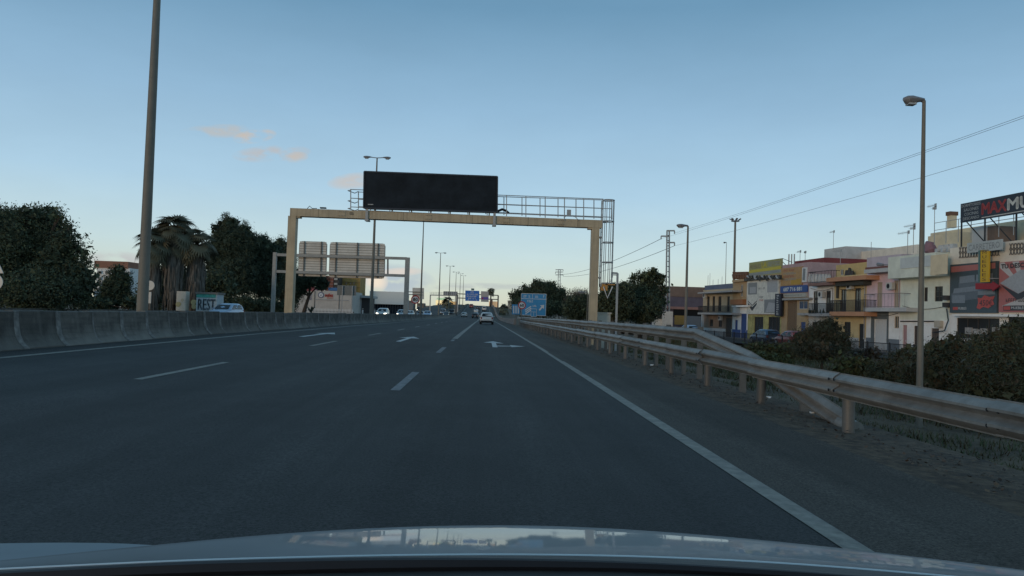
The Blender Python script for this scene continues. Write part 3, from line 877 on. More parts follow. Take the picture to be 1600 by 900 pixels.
m1.build('white_border', M_SWHITE, pl)
wd = (b0 - a0).length; hg = (d0_ - a0).length
scribble(on(.07, .82), RT, UP, wd * .3, hg * .11, M_SWHITE, pl, 8, seed=1)
scribble(on(.55, .82), RT, UP, wd * .14, hg * .12, M_SWHITE, pl, 3, seed=2)
scribble(on(.88, .82), RT, UP, wd * .06, hg * .12, M_SWHITE, pl, 1, seed=3)
scribble(on(.24, .60), RT, UP, wd * .24, hg * .10, M_SWHITE, pl, 4, seed=4)
scribble(on(.46, .40), RT, UP, wd * .17, hg * .08, M_SWHITE, pl, 4, seed=6)
for k in range(3):
    flat('countdown_bar', [(.15 + .01 * k, .24 - .085 * k), (.17 + .01 * k, .205 - .085 * k), (.42, .40 - .085 * k), (.40, .44 - .085 * k)], M_SWHITE, pl)
flat('arrow', [(.72, .27), (.76, .22), (.86, .36), (.92, .31), (.93, .50), (.76, .47), (.82, .42)], M_SWHITE, pl)
m1 = MB(); 
q0 = on(.40, -.05, -.05); m1.box(q0 + Vector((wd * .11, 0, hg * .17)), (wd * .23, .04, hg * .36)); sm = m1.build('lane_panel', M_BLUE2, pl)
m1 = MB()
for u0, v0, u1, v1 in ((.40, -.05, .63, -.05), (.63, -.05, .63, .30), (.63, .30, .40, .30), (.40, .30, .40, -.05), (.40, .16, .63, .16), (.515, .16, .515, -.05)):
    m1.bar(on(u0, v0, -.09), on(u1, v1, -.09), .05, .05)
m1.build('lane_panel_border', M_SWHITE, sm)
for u in (.17, .29, .52, .76, .84):
    m1 = MB(); p = on(u, 0, .12); m1.box((p.x, p.y, (p.z - .8) / 2 + .4), (.16, .1, p.z + 1.4)); m1.build('post', M_POST, t)
# countdown marker sign
SY2 = 125
t = thing('countdown_sign', 'small blue exit countdown sign with three white bars left of the direction sign', 'road sign', (at(806, 492, SY2).x, SY2, -.3))
a1_, b1_, c1_, d1_ = at(800, 491, SY2), at(812.5, 491.5, SY2), at(812.5, 476, SY2), at(800, 475.5, SY2)
m1 = MB(); m1.hexa([a1_, b1_, b1_ + bk, a1_ + bk, d1_, c1_, c1_ + bk, d1_ + bk]); pl = m1.build('sign_panel', M_BLUE2, t)
on2 = lambda u, v, off=-.015: (a1_.lerp(b1_, u)).lerp(d1_.lerp(c1_, u), v) + Vector((0, off, 0))
for k in range(3):
    u = .13 + k * .29
    flat('countdown_bar', [(u, .1), (u + .16, .1), (u + .16, .86), (u, .86)], M_SWHITE, pl, fn=on2)
m1 = MB(); p = on2(.5, 0, .12); m1.box((p.x, p.y, p.z / 2 - .3), (.12, .1, p.z + 1.0)); m1.build('post', M_POST, t)

# blue overhead gantry far ahead
G3 = 255
t = thing('sign_gantry', 'distant overhead gantry with a bright blue direction sign and a blank grey one', 'gantry', (0, G3, 0))
for px, pyt, pyb in ((714, 459, 494), (778.5, 461.5, 484)):
    a, b = at(px, pyt, G3), at(px, pyb, G3); m1 = MB(); m1.bar((a.x, G3, b.z - .4), (a.x, G3, a.z), .45, .45); m1.build('column', M_POST, t)
for ya, yb in ((459, 461.5), (465.5, 468)):
    m1 = MB(); m1.bar(at(714, ya, G3), at(778.5, yb, G3), .35, .3); m1.build('beam', M_POST, t)
def panel(px0, px1, py0, py1, Y, m, par, sk=.03, nm='sign_panel', th=.12):
    a, b, c, d = at(px0, py1, Y), at(px1, py1 + (px1 - px0) * sk, Y), at(px1, py0 + (px1 - px0) * sk, Y), at(px0, py0, Y)
    m1 = MB(); k = Vector((0, th, 0)); m1.hexa([a, b, b + k, a + k, d, c, c + k, d + k]); o = m1.build(nm, m, par)
    return o, (lambda u, v, off=-.02: (a.lerp(b, u)).lerp(d.lerp(c, u), v) + Vector((0, off, 0))), (b - a).length, (d - a).length
pl, f3, wd, hg = panel(727, 749, 453.8, 470, G3 - .4, M_BLUE, t)
scribble(f3(.38, .80), RT, UP, wd * .24, hg * .13, M_SWHITE, pl, 4, seed=7)
scribble(f3(.12, .58), RT, UP, wd * .78, hg * .13, M_SWHITE, pl, 13, seed=8)
scribble(f3(.1, .38), RT, UP, wd * .78, hg * .13, M_SWHITE, pl, 11, seed=9)
scribble(f3(.2, .18), RT, UP, wd * .56, hg * .13, M_SWHITE, pl, 9, seed=10)
for u in (.2, .8): flat('down_arrow', [(u, .02), (u + .04, .08), (u + .015, .08), (u + .015, .15), (u - .015, .15), (u - .015, .08), (u - .04, .08)], M_SWHITE, pl, fn=f3)
panel(736.2, 741, 450.6, 453.6, G3 - .4, mat('exit_tab_green_grey', (.10, .17, .17), .5), t, nm='exit_tab')
pl, f3, wd, hg = panel(751.5, 763.5, 455, 471.5, G3 - .4, mat('blank_sign_grey', (.36, .35, .34), .5, var=.1), t)
flat('purple_band', [(.03, .22), (.97, .22), (.97, .46), (.03, .46)], M_PURPLE, pl, fn=f3)
flat('red_mark', [(.1, .26), (.3, .26), (.3, .4), (.1, .4)], M_SRED, pl, fn=f3, off=-.03)
for k in range(4):
    m1 = MB(); m1.bar(f3(.06, .56 + k * .1), f3(.94, .56 + k * .1), .1, .12); m1.build('panel_slat', M_SIGNBK, pl)
# thin gantry of the opposite lanes with a small display back
G4 = 275
t = thing('sign_gantry', 'thin far gantry across the opposite lanes with a small ribbed display back', 'gantry', (-20, G4, 0))
for px in (672.5, 715.5):
    a, b = at(px, 461, G4), at(px, 490, G4); m1 = MB(); m1.bar((a.x, G4, b.z), a, .4, .4); m1.build('column', mat('pale_gantry_paint', (.42, .42, .40), .6, var=.1), t)
m1 = MB(); m1.bar(at(672, 461, G4), at(716, 462, G4), .4, .35); m1.build('beam', MATS['pale_gantry_paint'], t)
for k in range(9):
    m1 = MB(); x0 = 672 + k * 2.6; m1.tube([at(x0, 461, G4), at(x0, 456.5, G4)], .05, 4); m1.build('railing_post', M_STEELG, t)
for yy in (456.5, 458.8):
    m1 = MB(); m1.tube([at(672, yy, G4), at(694, yy + .6, G4)], .05, 4); m1.build('rail', M_STEELG, t)
pl, f3, wd, hg = panel(693, 715, 455, 461.3, G4 - .4, M_STEELG, t, nm='display_back')
for k in range(7):
    u = .04 + k * .153; m1 = MB(); m1.bar(f3(u, .05), f3(u, .95), .12, .1); m1.build('panel_upright', M_DARK, pl)
# tall sign back
G5 = 190
t = thing('direction_sign', 'tall pale back of a road sign on posts behind the 80 sign', 'road sign', (at(653, 485, G5).x, G5, 0))
pl, f3, wd, hg = panel(644.5, 662.5, 449.5, 467, G5, M_SIGNBK, t)
for v in (.38, .62): m1 = MB(); m1.bar(f3(-.35, v, -.15), f3(.85, v, -.15), .2, .2); m1.build('cross_bar', M_POST, t)
for u in (.2, .8):
    p = f3(u, 0, .2); m1 = MB(); m1.bar((p.x, p.y, -.2), (p.x, p.y, p.z + 2), .25, .25); m1.build('post', M_POST, t)
# sign cluster left, behind the barrier
t = thing('round_sign', 'back of a round traffic sign with a small plate beside the nearest lamp post', 'traffic sign', (at(233, 480, 42).x, 42, .1))
c = at(233.5, 446, 42); r = 7.5 * 42 / FPX
m1 = MB(); m1.loft([[(c.x + r * math.cos(a), yy, c.z + r * math.sin(a)) for a in [i * math.pi / 12 for i in range(24)]] for yy in (42, 42.03)]); m1.build('sign_plate', M_SIGNBK, t)
m1 = MB(); q = at(232.5, 465, 42); m1.box((q.x, 42, q.z), (.24, .04, .6)); m1.build('supplementary_plate', M_SIGNBK, t)
m1 = MB(); m1.tube([(c.x - .1, 42.08, -.2), (c.x - .1, 42.08, c.z + .2)], .035, 8); m1.build('post', M_POST, t)
t = thing('triangle_sign', 'grey back of a triangular road sign cut by the left picture edge', 'traffic sign', (at(-4, 470, 26).x, 26, 0))
m1 = MB(); a, b, c = at(-26, 426, 26), at(5, 427, 26), at(-9, 396, 26); k = Vector((0, .03, 0)); m1.loft([[a, b, c], [a + k, b + k, c + k]]); m1.build('sign_plate', M_SIGNBK, t)
m1 = MB(); c = at(-9, 440, 26)
m1.loft([[(c.x + .27 * math.cos(a), yy, c.z - .02 + .27 * math.sin(a)) for a in [i * math.pi / 12 for i in range(24)]] for yy in (26, 26.03)]); m1.build('sign_plate', M_SIGNBK, t)
m1 = MB(); q = at(-9, 440, 26); m1.tube([(q.x, 26.08, -.1), (q.x, 26.08, at(-9, 398, 26).z)], .035, 8); m1.build('post', M_POST, t)

# ------------------------------------------------------------------ cars
M_GLASS = mat('car_glass', (.012, .015, .018), .18, var=.0, spec=.35)
M_TYRE = mat('tyre_rubber', (.015, .015, .015), .9, var=.1)
M_RIM = mat('wheel_alloy', (.35, .35, .36), .4, metal=.6, var=.1)
M_PLATE = mat('number_plate', (.6, .6, .56), .5, var=.05)
M_TAIL = mat('tail_lamp_red', (.22, .01, .01), .25, var=.1)
M_HEAD = mat('headlamp_glass', (.6, .62, .64), .15, var=.05)
M_HEADON = mat('lit_headlamp', (1.0, .93, .78), .3, var=0, emit=5.0)
PAINT = {}
def paint(n, c, metal=.2):
    return mat(n, c, .3, metal=metal, var=.06, nscale=1.5, coat=.6, dirt=tuple(q * .6 for q in c), grime=.15)
def car(x, y, rz, pm, label, kind='hatch', lit=False, group=None, z=None):
    name = {'hatch': 'hatchback_car', 'sedan': 'saloon_car', 'van': 'van'}[kind]
    if z is None: z = (road_z(x, y) if x > -9 else interp(x, XSEC) + zr(y)) + .006
    t = thing(name, label, 'van' if kind == 'van' else 'car', (x, y, z), group=group)
    t.rotation_euler = (0, 0, rz)
    hk = 1.0 if kind != 'van' else 1.28
    st = [(-2.05, .66, .44, .74), (-1.98, .78, .32, .90), (-1.6, .835, .24, .95), (-1.0, .85, .2, .945), (0, .855, .2, .935), (.7, .85, .2, .925), (1.25, .84, .22, .88), (1.7, .80, .26, .78), (1.95, .72, .32, .68), (2.06, .58, .40, .58)]
    if kind == 'sedan': st = [(a * 1.06, b, c, d) for a, b, c, d in st]
    m1 = MB(); rings = []
    for a, hw, zb, zt in st:
        zt *= hk if kind == 'van' and a < 1 else 1
        zm = zb + (zt - zb) * .45
        half = [(hw * .8, zb), (hw * .97, zb + (zt - zb) * .18), (hw, zm), (hw * .97, zb + (zt - zb) * .78), (hw * .90, zt), (hw * .45, zt + .025)]
        rings.append([(p, a, q) for p, q in half] + [(-p, a, q) for p, q in reversed(half)])
    m1.loft(rings)
    # cabin
    if kind == 'hatch': cb = [(.90, -2.0, 1.06, .79), (1.15, -1.90, .68, .735), (1.34, -1.74, .32, .66), (1.45, -1.45, .0, .56), (1.475, -1.1, -.25, .42)]
    elif kind == 'sedan': cb = [(.90, -1.72, 1.06, .78), (1.15, -1.35, .66, .72), (1.32, -1.0, .30, .64), (1.41, -.72, .02, .54), (1.43, -.5, -.2, .4)]
    else: cb = [(1.1, -2.02, 1.2, .82), (1.4, -2.0, .95, .79), (1.7, -1.96, .7, .74), (1.86, -1.85, .45, .66), (1.9, -1.5, .2, .5)]
    def ring(z_, r_, f_, h_):
        c_ = .14
        return [(-h_ + c_, r_, z_), (h_ - c_, r_, z_), (h_, r_ + c_, z_), (h_, (r_ + f_) / 2, z_), (h_, f_ - .22, z_), (h_ * .8, f_ - .04, z_), (0, f_, z_), (-h_ * .8, f_ - .04, z_), (-h_, f_ - .22, z_), (-h_, (r_ + f_) / 2, z_), (-h_, r_ + c_, z_)]
    m1.loft([ring(*q) for q in cb])
    body = m1.build('body', pm, t, smooth=True, world=False)
    z0, r0, f0, h0 = cb[0]; z1, r1, f1, h1 = cb[1]; z2, r2, f2, h2 = cb[2]
    lz = lambda a, b, k: a + (b - a) * k
    lo = .25
    zA, rA, fA, hA = lz(z0, z1, lo), lz(r0, r1, lo), lz(f0, f1, lo), lz(h0, h1, lo)
    e = .012
    def glass(nm, pts): MB().face(pts).build(nm, M_GLASS, t, world=False)
    glass('rear_window', [(-hA + .16, rA - e, zA), (hA - .16, rA - e, zA), (h1 - .15, r1 - e, z1), (h2 - .16, r2 - e, z2), (-h2 + .16, r2 - e, z2), (-h1 + .15, r1 - e, z1)])
    glass('windscreen', [(hA * .8, fA - .04 + 2 * e, zA), (0, fA + 2 * e, zA), (-hA * .8, fA - .04 + 2 * e, zA), (-h1 * .8, f1 - .04 + 2 * e, z1), (-h2 * .8, f2 - .04 + 2 * e, z2), (0, f2 + 2 * e, z2), (h2 * .8, f2 - .04 + 2 * e, z2), (h1 * .8, f1 - .04 + 2 * e, z1)])
    for s in (-1, 1):
        for q0, q1 in ((.08, .40), (.43, .78)) if kind != 'van' else ((.62, .9),):
            P = []
            for zz, rr_, ff, hh, qa in ((zA, rA, fA - .22, hA, q0), (zA, rA, fA - .22, hA, q1), (z1, r1, f1 - .22, h1, q1), (z2, r2, f2 - .22, h2, q1 - .02), (z2, r2, f2 - .22, h2, q0 + .04), (z1, r1, f1 - .22, h1, q0)):
                P.append((s * (hh + e), rr_ + .14 + (ff - rr_ - .14) * qa * 1.22, zz))
            if s < 0: P.reverse()
            glass('side_window', P)
        for yy in (-1.28, 1.28):
            wv = s * .80
            m1 = MB(); m1.tube([(wv - s * .2, yy, .31), (wv + s * .06, yy, .31)], .31, 18); wh = m1.build('wheel', M_TYRE, t, smooth=True, world=False)
            m1 = MB(); m1.tube([(wv, yy, .31), (wv + s * .07, yy, .31)], .19, 14); m1.build('rim', M_RIM, wh, world=False)
        m1 = MB(); m1.hexa([(s * .44, 2.07, .52), (s * .72, 1.99, .52), (s * .76, 1.72, .54), (s * .46, 1.75, .54), (s * .44, 2.05, .68), (s * .72, 1.96, .70), (s * .76, 1.72, .74), (s * .46, 1.75, .74)] if s > 0 else
                           [(s * .72, 1.99, .52), (s * .44, 2.07, .52), (s * .46, 1.75, .54), (s * .76, 1.72, .54), (s * .72, 1.96, .70), (s * .44, 2.05, .68), (s * .46, 1.75, .74), (s * .76, 1.72, .74)])
        m1.build('headlight', M_HEADON if lit else M_HEAD, t, world=False)
        m1 = MB(); m1.box((s * .68, -2.0, .78), (.17, .12, .26)); m1.build('tail_light', M_TAIL, t, world=False)
        m1 = MB(); m1.box((s * .9, fA - .35, 1.0 * hk), (.16, .1, .12)); m1.build('door_mirror', pm, t, world=False)
    m1 = MB(); m1.box((0, -2.06, .62 if kind != 'van' else .7), (.5, .02, .11)); m1.build('number_plate', M_PLATE, t, world=False)
    m1 = MB(); m1.box((0, -2.0, .38), (1.36, .16, .16)); m1.build('bumper', M_DARK, t, world=False)
    m1 = MB(); m1.box((0, 2.02, .44), (.95, .1, .14)); m1.build('grille', M_DARK, t, world=False)
    return t
P_WHITE = paint('white_car_paint', (.62, .62, .60), 0)
P_SILVER = paint('silver_car_paint', (.42, .44, .46), .6)
P_ICE = paint('ice_blue_car_paint', (.33, .43, .56), .3)
P_BLACK = paint('black_car_paint', (.02, .02, .023), .2)
P_GREY = paint('dark_grey_car_paint', (.08, .085, .095), .4)
P_RED = paint('red_car_paint', (.30, .03, .03), .1)
P_BLUE = paint('blue_car_paint', (.04, .085, .16), .3)
car(.30, 97, 0, P_WHITE, 'white hatchback nearest ahead in the right lane, seen from behind')
car(-6.0, 232, 0, P_WHITE, 'small white hatchback ahead in the left lane beside the barrier')
car(-2.6, 218, 0, P_BLACK, 'dark hatchback ahead in the middle lane')
car(-2.7, 255, 0, P_SILVER, 'silver saloon just beyond the dark hatchback in the middle lane', 'sedan')
car(-.15, 322, 0, P_WHITE, 'white van far ahead in the right lane climbing the rise', 'van')
car(-6.0, 352, 0, P_RED, 'reddish van far ahead in the left lane near the crest', 'van')
car(-2.9, 335, 0, P_GREY, 'dark grey hatchback far ahead on the rise, middle lane')
car(-3.2, 300, 0, P_WHITE, 'white saloon far ahead in the middle lane below the crest', 'sedan')
X4 = at(353, 490, 68).x
car(X4, 68, math.pi - .10, P_ICE, 'pale blue hatchback passing the graffiti box on the opposite carriageway')
og = 'oncoming cars on the opposite carriageway'
car(at(598, 490, 118).x, 118, math.pi, P_WHITE, 'white oncoming hatchback with lit headlights right of the lamp post', lit=True, group=og)
car(at(628, 490, 142).x, 142, math.pi, P_SILVER, 'silver oncoming hatchback with lit headlights under the gantry column', lit=True, group=og)
car(at(641, 491, 165).x, 165, math.pi, P_WHITE, 'pale oncoming saloon behind the gantry column', 'sedan', group=og)
car(at(668, 490, 172).x, 172, math.pi, P_ICE, 'pale grey-blue oncoming saloon right of the 80 sign', 'sedan', group=og)
car(at(657, 490, 190).x, 190, math.pi, P_GREY, 'dark oncoming hatchback half hidden behind the 80 sign post', group=og)
car(at(697, 492, 215).x, 215, math.pi, P_BLACK, 'black oncoming saloon with lit headlights near the thin far gantry', 'sedan', lit=True, group=og)
car(at(692, 488, 258).x, 258, math.pi, P_SILVER, 'silver oncoming van behind the black saloon', 'van', group=og)
car(at(706, 488, 262).x, 262, math.pi, P_GREY, 'dark grey oncoming van nearest the median far ahead', 'van', group=og)
car(at(655, 482, 300).x, 300, math.pi, P_GREY, 'far oncoming van with two bright headlights left of the lamp row', 'van', lit=True, group=og)

# ------------------------------------------------------------------ the car the picture is taken from
M_BON = mat('silver_bonnet_paint', (.27, .295, .31), .45, metal=.2, var=.06, coat=.75, spec=.3)
ego = thing('silver_car', 'silver car bonnet and dark scuttle across the bottom, from which the view is taken', 'car', (0, 1.0, .0))
REAR = [(-300, 905), (0, 888), (300, 874), (600, 866.5), (800, 865), (1000, 868), (1200, 877), (1400, 892), (1600, 910), (1900, 940)]
CREST = [(-300, 905), (0, 876), (150, 860), (260, 850), (400, 836), (600, 823.5), (760, 820), (900, 822), (1100, 835), (1300, 854.5), (1600, 890), (1900, 934)]
def sm(x, tab):
    xs = np.array([a for a, _ in tab]); ys = np.array([b for _, b in tab])
    k = np.arange(-4, 5) * 22.0
    return float(np.mean(np.interp(x + k, xs, ys)))
cols = [-300 + i * 40 for i in range(56)]
rings = []
for px in cols:
    rp, cpy = sm(px, REAR), sm(px, CREST)
    A_ = at(px, rp, .95); s_ = .125 + .03 * min(1, abs(px - 800) / 700) + .075 * max(0, min(1, (520 - px) / 300)); B0 = at(px, cpy, 1.0); r_ = (CAM_Z - B0.z)
    B_ = at(px, cpy, max(.956, min(1.3, (CAM_Z - A_.z - .95 * s_) / max(.02, r_ - s_))))
    ring = []
    for j in range(9):
        q = j / 8
        p = A_.lerp(B_, q); p.z -= .0021 * 4 * q * (1 - q)        # slightly hollow towards the front
        ring.append(p)
    n_ = B_
    for dy, dz in ((.035, -.010), (.10, -.045), (.25, -.12), (.50, -.26), (.62, -.42)):
        ring.append(Vector((n_.x * (1 + dy * .1), n_.y + dy, n_.z + dz)))
    rings.append(ring)
m1 = MB(); m1.loft(rings, closed=False, caps=False); bon = m1.build('bonnet', M_BON, ego, smooth=True)
m1 = MB(); m1.tube([at(px, sm(px, REAR) + .6, .945) + Vector((0, -.004, -.0005)) for px in cols], .0026, 6); m1.build('bonnet_edge_highlight', mat('painted_edge_highlight', (.75, .75, .73), .4, var=.05), bon)  # highlight on the rear edge, painted as a thin pale tube
# front wing swelling at the left
rings = []
WCR = [(-500, 862), (-200, 853), (0, 849), (100, 847), (180, 848), (250, 852), (330, 862), (420, 880)]
for i in range(24):
    px = -500 + i * 40
    c_ = sm(px, WCR)
    ring = []
    A_ = at(px, c_ + 60, 1.10); B0 = at(px, c_, 1.0); r_ = CAM_Z - B0.z; s_ = .10
    B_ = at(px, c_, max(1.12, min(1.6, (CAM_Z - A_.z - 1.10 * s_) / (r_ - s_))))
    for q in (0, .33, .66, 1): ring.append(A_.lerp(B_, q))
    p = ring[-1]
    for dy, dz in ((.04, -.012), (.14, -.06), (.3, -.2)): ring.append(Vector((p.x, p.y + dy, p.z + dz)))
    rings.append(ring)
m1 = MB(); m1.loft(rings, closed=False, caps=False); m1.build('front_wing', mat('uncoated_silver_wing_paint', (.25, .275, .29), .6, metal=.1, var=.08, spec=.15), ego, smooth=True)  # no clear coat and rougher than the bonnet, so it mirrors less sky
M_COWL = mat('scuttle_plastic', (.045, .04, .035), .6, var=.3, nscale=14, bump=.2)
rings = []
for px in cols:
    rp = sm(px, REAR)
    rings.append([at(px, rp + 1.4, .944), at(px, rp + 7, .90), at(px, rp + 10, .885), at(px, rp + 12, .86), at(px, rp + 20, .80), at(px, rp + 46, .74), at(px, rp + 110, .62)])
m1 = MB(); m1.loft(rings, closed=False, caps=False); m1.build('scuttle_panel', M_COWL, ego, smooth=True)
m1 = MB(); m1.tube([at(px, sm(px, REAR) + 17 + (px - 800) * .002, .79) for px in range(-60, 1640, 35)], [.006 + .002 * math.sin(i * .12) for i in range(49)], 6); m1.build('wiper_blade', M_DARK, ego)

# ------------------------------------------------------------------ houses along the frontage street
FA = Vector((36.2, 52.0, 0)); FU = Vector((-5.4, 60.0, 0)).normalized(); FN = Vector((FU.y, -FU.x, 0))
GZ = -1.05
def FP(px, py, d=0.0):
    r = ray(px, py); o = Vector((0, 0, CAM_Z))
    t = ((FA + FN * d) - o).dot(FN) / r.dot(FN)
    P = o + r * t
    return (P - FA).dot(FU), P.z
def W(s, z, d=0.0):
    p = FA + FU * s + FN * d
    return Vector((p.x, p.y, z))
def plast(name, c, dirt=None, **k):
    k.setdefault('grime', .3)
    return mat(name, c, .9, var=.14, nscale=1.1, bump=.15, bscale=25, dirt=dirt or tuple(q * .55 for q in c), **k)
M_WFRAME = mat('window_frame', (.5, .5, .48), .5, var=.1)
M_DFRAME = mat('dark_window_frame', (.05, .045, .04), .6, var=.1)
M_PANE = mat('window_pane', (.03, .035, .04), .12, var=.0, spec=.7)
M_SHUT = mat('beige_shutter', (.40, .34, .27), .8, var=.1, stretch=(1, 1, 10))
M_IRON = mat('black_iron', (.022, .022, .025), .6, var=.1)
M_BLUED = mat('blue_door_paint', (.04, .08, .24), .6, var=.15)
M_GRAYP = mat('grey_slab', (.36, .36, .36), .85, var=.15, dirt=(.2, .2, .19))
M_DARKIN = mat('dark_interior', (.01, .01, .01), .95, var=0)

def slab_box(mb, s0, s1, z0, z1, d0, d1, mi=0):
    mb.hexa([W(s0, z0, d0), W(s1, z0, d0), W(s1, z0, d1), W(s0, z0, d1), W(s0, z1, d0), W(s1, z1, d0), W(s1, z1, d1), W(s0, z1, d1)], mi)

class House:
    def __init__(self, name, label, cat, px0, px1, py_top, m, depth=11, d=0.0, gz=GZ):
        # px0 < px1 in the picture: px0 is the far end
        pyr = FP
        self.d = d; self.m = m; self.depth = depth; self.gz = gz
        self.s1 = FP(px0, 490, d)[0] - .01; self.s0 = FP(px1, 490, d)[0] + .01
        self.zt = FP((px0 + px1) / 2, py_top, d)[1]
        o = W((self.s0 + self.s1) / 2, gz, d)
        self.t = thing(name, label, cat, tuple(o))
        self.holes = []
        self.todo = []
    def rect(self, x0, y0, x1, y1, d=None):
        d = self.d if d is None else d
        ym = (y0 + y1) / 2; xm = (x0 + x1) / 2
        return FP(x1, ym, d)[0], FP(x0, ym, d)[0], FP(xm, y1, d)[1], FP(xm, y0, d)[1]
    def window(self, x0, y0, x1, y1, frame=None, pane=None, kind='window', div=2, rows=1):
        s0, s1, z0, z1 = self.rect(x0, y0, x1, y1)
        s0, s1 = max(s0, self.s0 + .1), min(s1, self.s1 - .1)
        z0 = max(z0, self.gz + .05)
        self.holes.append((s0, s1, z0, z1)); self.todo.append((kind, s0, s1, z0, z1, frame or M_WFRAME, pane or M_PANE, div, rows))
    def door(self, x0, y0, x1, y1, m):
        s0, s1, z0, z1 = self.rect(x0, y0, x1, y1)
        s0, s1 = max(s0, self.s0 + .1), min(s1, self.s1 - .1)
        self.holes.append((s0, s1, self.gz, z1)); self.todo.append(('door', s0, s1, self.gz, z1, m, None, 0, 0))
    def build(self, zones=None, lower=None):
        """zones: list of (z_top, material) from the ground up for the front wall"""
        S = sorted({self.s0, self.s1, *[h[0] for h in self.holes], *[h[1] for h in self.holes]})
        zb = [z for z, _ in (zones or [])]
        Z = sorted({self.gz - .3, self.zt, *[h[2] for h in self.holes], *[h[3] for h in self.holes], *[z for z in zb if z < self.zt]})
        mats = [self.m] + [m for _, m in (zones or [])]
        mb = MB()
        def mi(z):
            for i, (zz, m) in enumerate(zones or []):
                if z < zz: return i + 1
            return 0
        for a, b in zip(S, S[1:]):
            for c, e in zip(Z, Z[1:]):
                sm_, zm = (a + b) / 2, (c + e) / 2
                if any(h[0] < sm_ < h[1] and h[2] < zm < h[3] for h in self.holes): continue
                mb.face([W(b, c, self.d), W(a, c, self.d), W(a, e, self.d), W(b, e, self.d)], mi(zm))
        for s0, s1, z0, z1 in self.holes:
            q = mi((z0 + z1) / 2)
            for p0, p1 in (((s0, z0), (s0, z1)), ((s0, z1), (s1, z1)), ((s1, z1), (s1, z0)), ((s1, z0), (s0, z0))):
                mb.face([W(*p0, self.d), W(*p1, self.d), W(*p1, self.d + .3), W(*p0, self.d + .3)], q)
        D0, D1 = self.d + .3, self.d + self.depth
        s0, s1, z0, z1 = self.s0, self.s1, self.gz - .3, self.zt
        for s in (s0, s1): mb.face([W(s, z0, self.d), W(s, z0, D1), W(s, z1, D1), W(s, z1, self.d)])
        mb.face([W(s0, z0, D1), W(s1, z0, D1), W(s1, z1, D1), W(s0, z1, D1)])
        mb.face([W(s0, z1 - .02, self.d), W(s1, z1 - .02, self.d), W(s1, z1 - .02, D1), W(s0, z1 - .02, D1)])
        wall = mb.build('wall', mats, self.t)
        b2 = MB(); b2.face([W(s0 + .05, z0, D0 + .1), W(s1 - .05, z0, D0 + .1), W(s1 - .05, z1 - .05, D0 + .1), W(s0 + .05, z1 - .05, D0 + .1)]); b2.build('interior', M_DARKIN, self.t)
        for kind, s0, s1, z0, z1, fr, pn, div, rows in self.todo:
            if kind in ('window', 'shop_window'):
                d = self.d + .05; m1 = MB(); e = .06
                slab_box(m1, s0, s0 + e, z0, z1, d, d + .08); slab_box(m1, s1 - e, s1, z0, z1, d, d + .08)
                slab_box(m1, s0 + e, s1 - e, z0, z0 + e, d, d + .08); slab_box(m1, s0 + e, s1 - e, z1 - e, z1, d, d + .08)
                for k in range(1, div):
                    q = s0 + (s1 - s0) * k / div; slab_box(m1, q - .03, q + .03, z0 + e, z1 - e, d + .004, d + .076)
                for k in range(1, rows + 1 if rows > 1 else 1):
                    q = z0 + (z1 - z0) * k / (rows + 1); slab_box(m1, s0 + e, s1 - e, q - .03, q + .03, d + .008, d + .072)
                f = m1.build('window', fr, self.t)
                for k in range(max(1, div)):
                    a = s0 + e + (s1 - s0 - 2 * e) * k / max(1, div); b = s0 + e + (s1 - s0 - 2 * e) * (k + 1) / max(1, div)
                    m1 = MB(); m1.face([W(b, z0 + e, d + .04), W(a, z0 + e, d + .04), W(a, z1 - e, d + .04), W(b, z1 - e, d + .04)]); m1.build('pane', pn, f)
            elif kind == 'door':
                m1 = MB(); d = self.d + .07; slab_box(m1, s0 + .01, s1 - .01, z0 + .02, z1 - .01, d, d + .07)
                n = max(1, int((s1 - s0) / .45))
                for k in range(n):
                    a = s0 + (s1 - s0) * (k + .12) / n; b = s0 + (s1 - s0) * (k + .88) / n
                    for u, v in ((.06, .46), (.52, .94)):
                        slab_box(m1, a, b, z0 + (z1 - z0) * u, z0 + (z1 - z0) * v, d - .025, d + .01)
                dr = m1.build('door', fr, self.t)
                m1 = MB(); slab_box(m1, s0 + .12, s0 + .18, z0 + .95, z0 + 1.12, d - .06, d - .03); m1.build('handle', M_WFRAME, dr)
        return wall
    def slab(self, name, x0, y0, x1, y1, out, m, back=0.0, parent=None):
        """slab projecting 'out' metres from the wall; pixel box read at its front edge"""
        d = self.d - out
        s0, s1, z0, z1 = self.rect(x0, y0, x1, y1, d)
        m1 = MB(); slab_box(m1, s0, s1, z0, z1, d, self.d + .01 + back)
        return m1.build(name, m, parent or self.t), (s0, s1, z0, z1, d)
    def railing(self, x0, yt, x1, yb, out, m=None, sp=.14, ends=True, name='railing', w=.025):
        d = self.d - out + .05
        s0, s1, z0, z1 = self.rect(x0, yt, x1, yb, d)
        m1 = MB()
        m1.bar(W(s0, z1, d), W(s1, z1, d), .05, .05); m1.bar(W(s0, z0 + .08, d), W(s1, z0 + .08, d), .04, .04)
        n = int((s1 - s0) / sp)
        for k in range(n + 1):
            s = s0 + (s1 - s0) * k / n; m1.bar(W(s, z0, d), W(s, z1, d), w, w)
        if ends:
            for s in (s0, s1):
                m1.bar(W(s, z1, d), W(s, z1, self.d), .05, .05)
                for k in range(int(out / sp)): m1.bar(W(s, z0, d + k * sp), W(s, z1, d + k * sp), w, w)
        return m1.build(name, m or M_IRON, self.t)
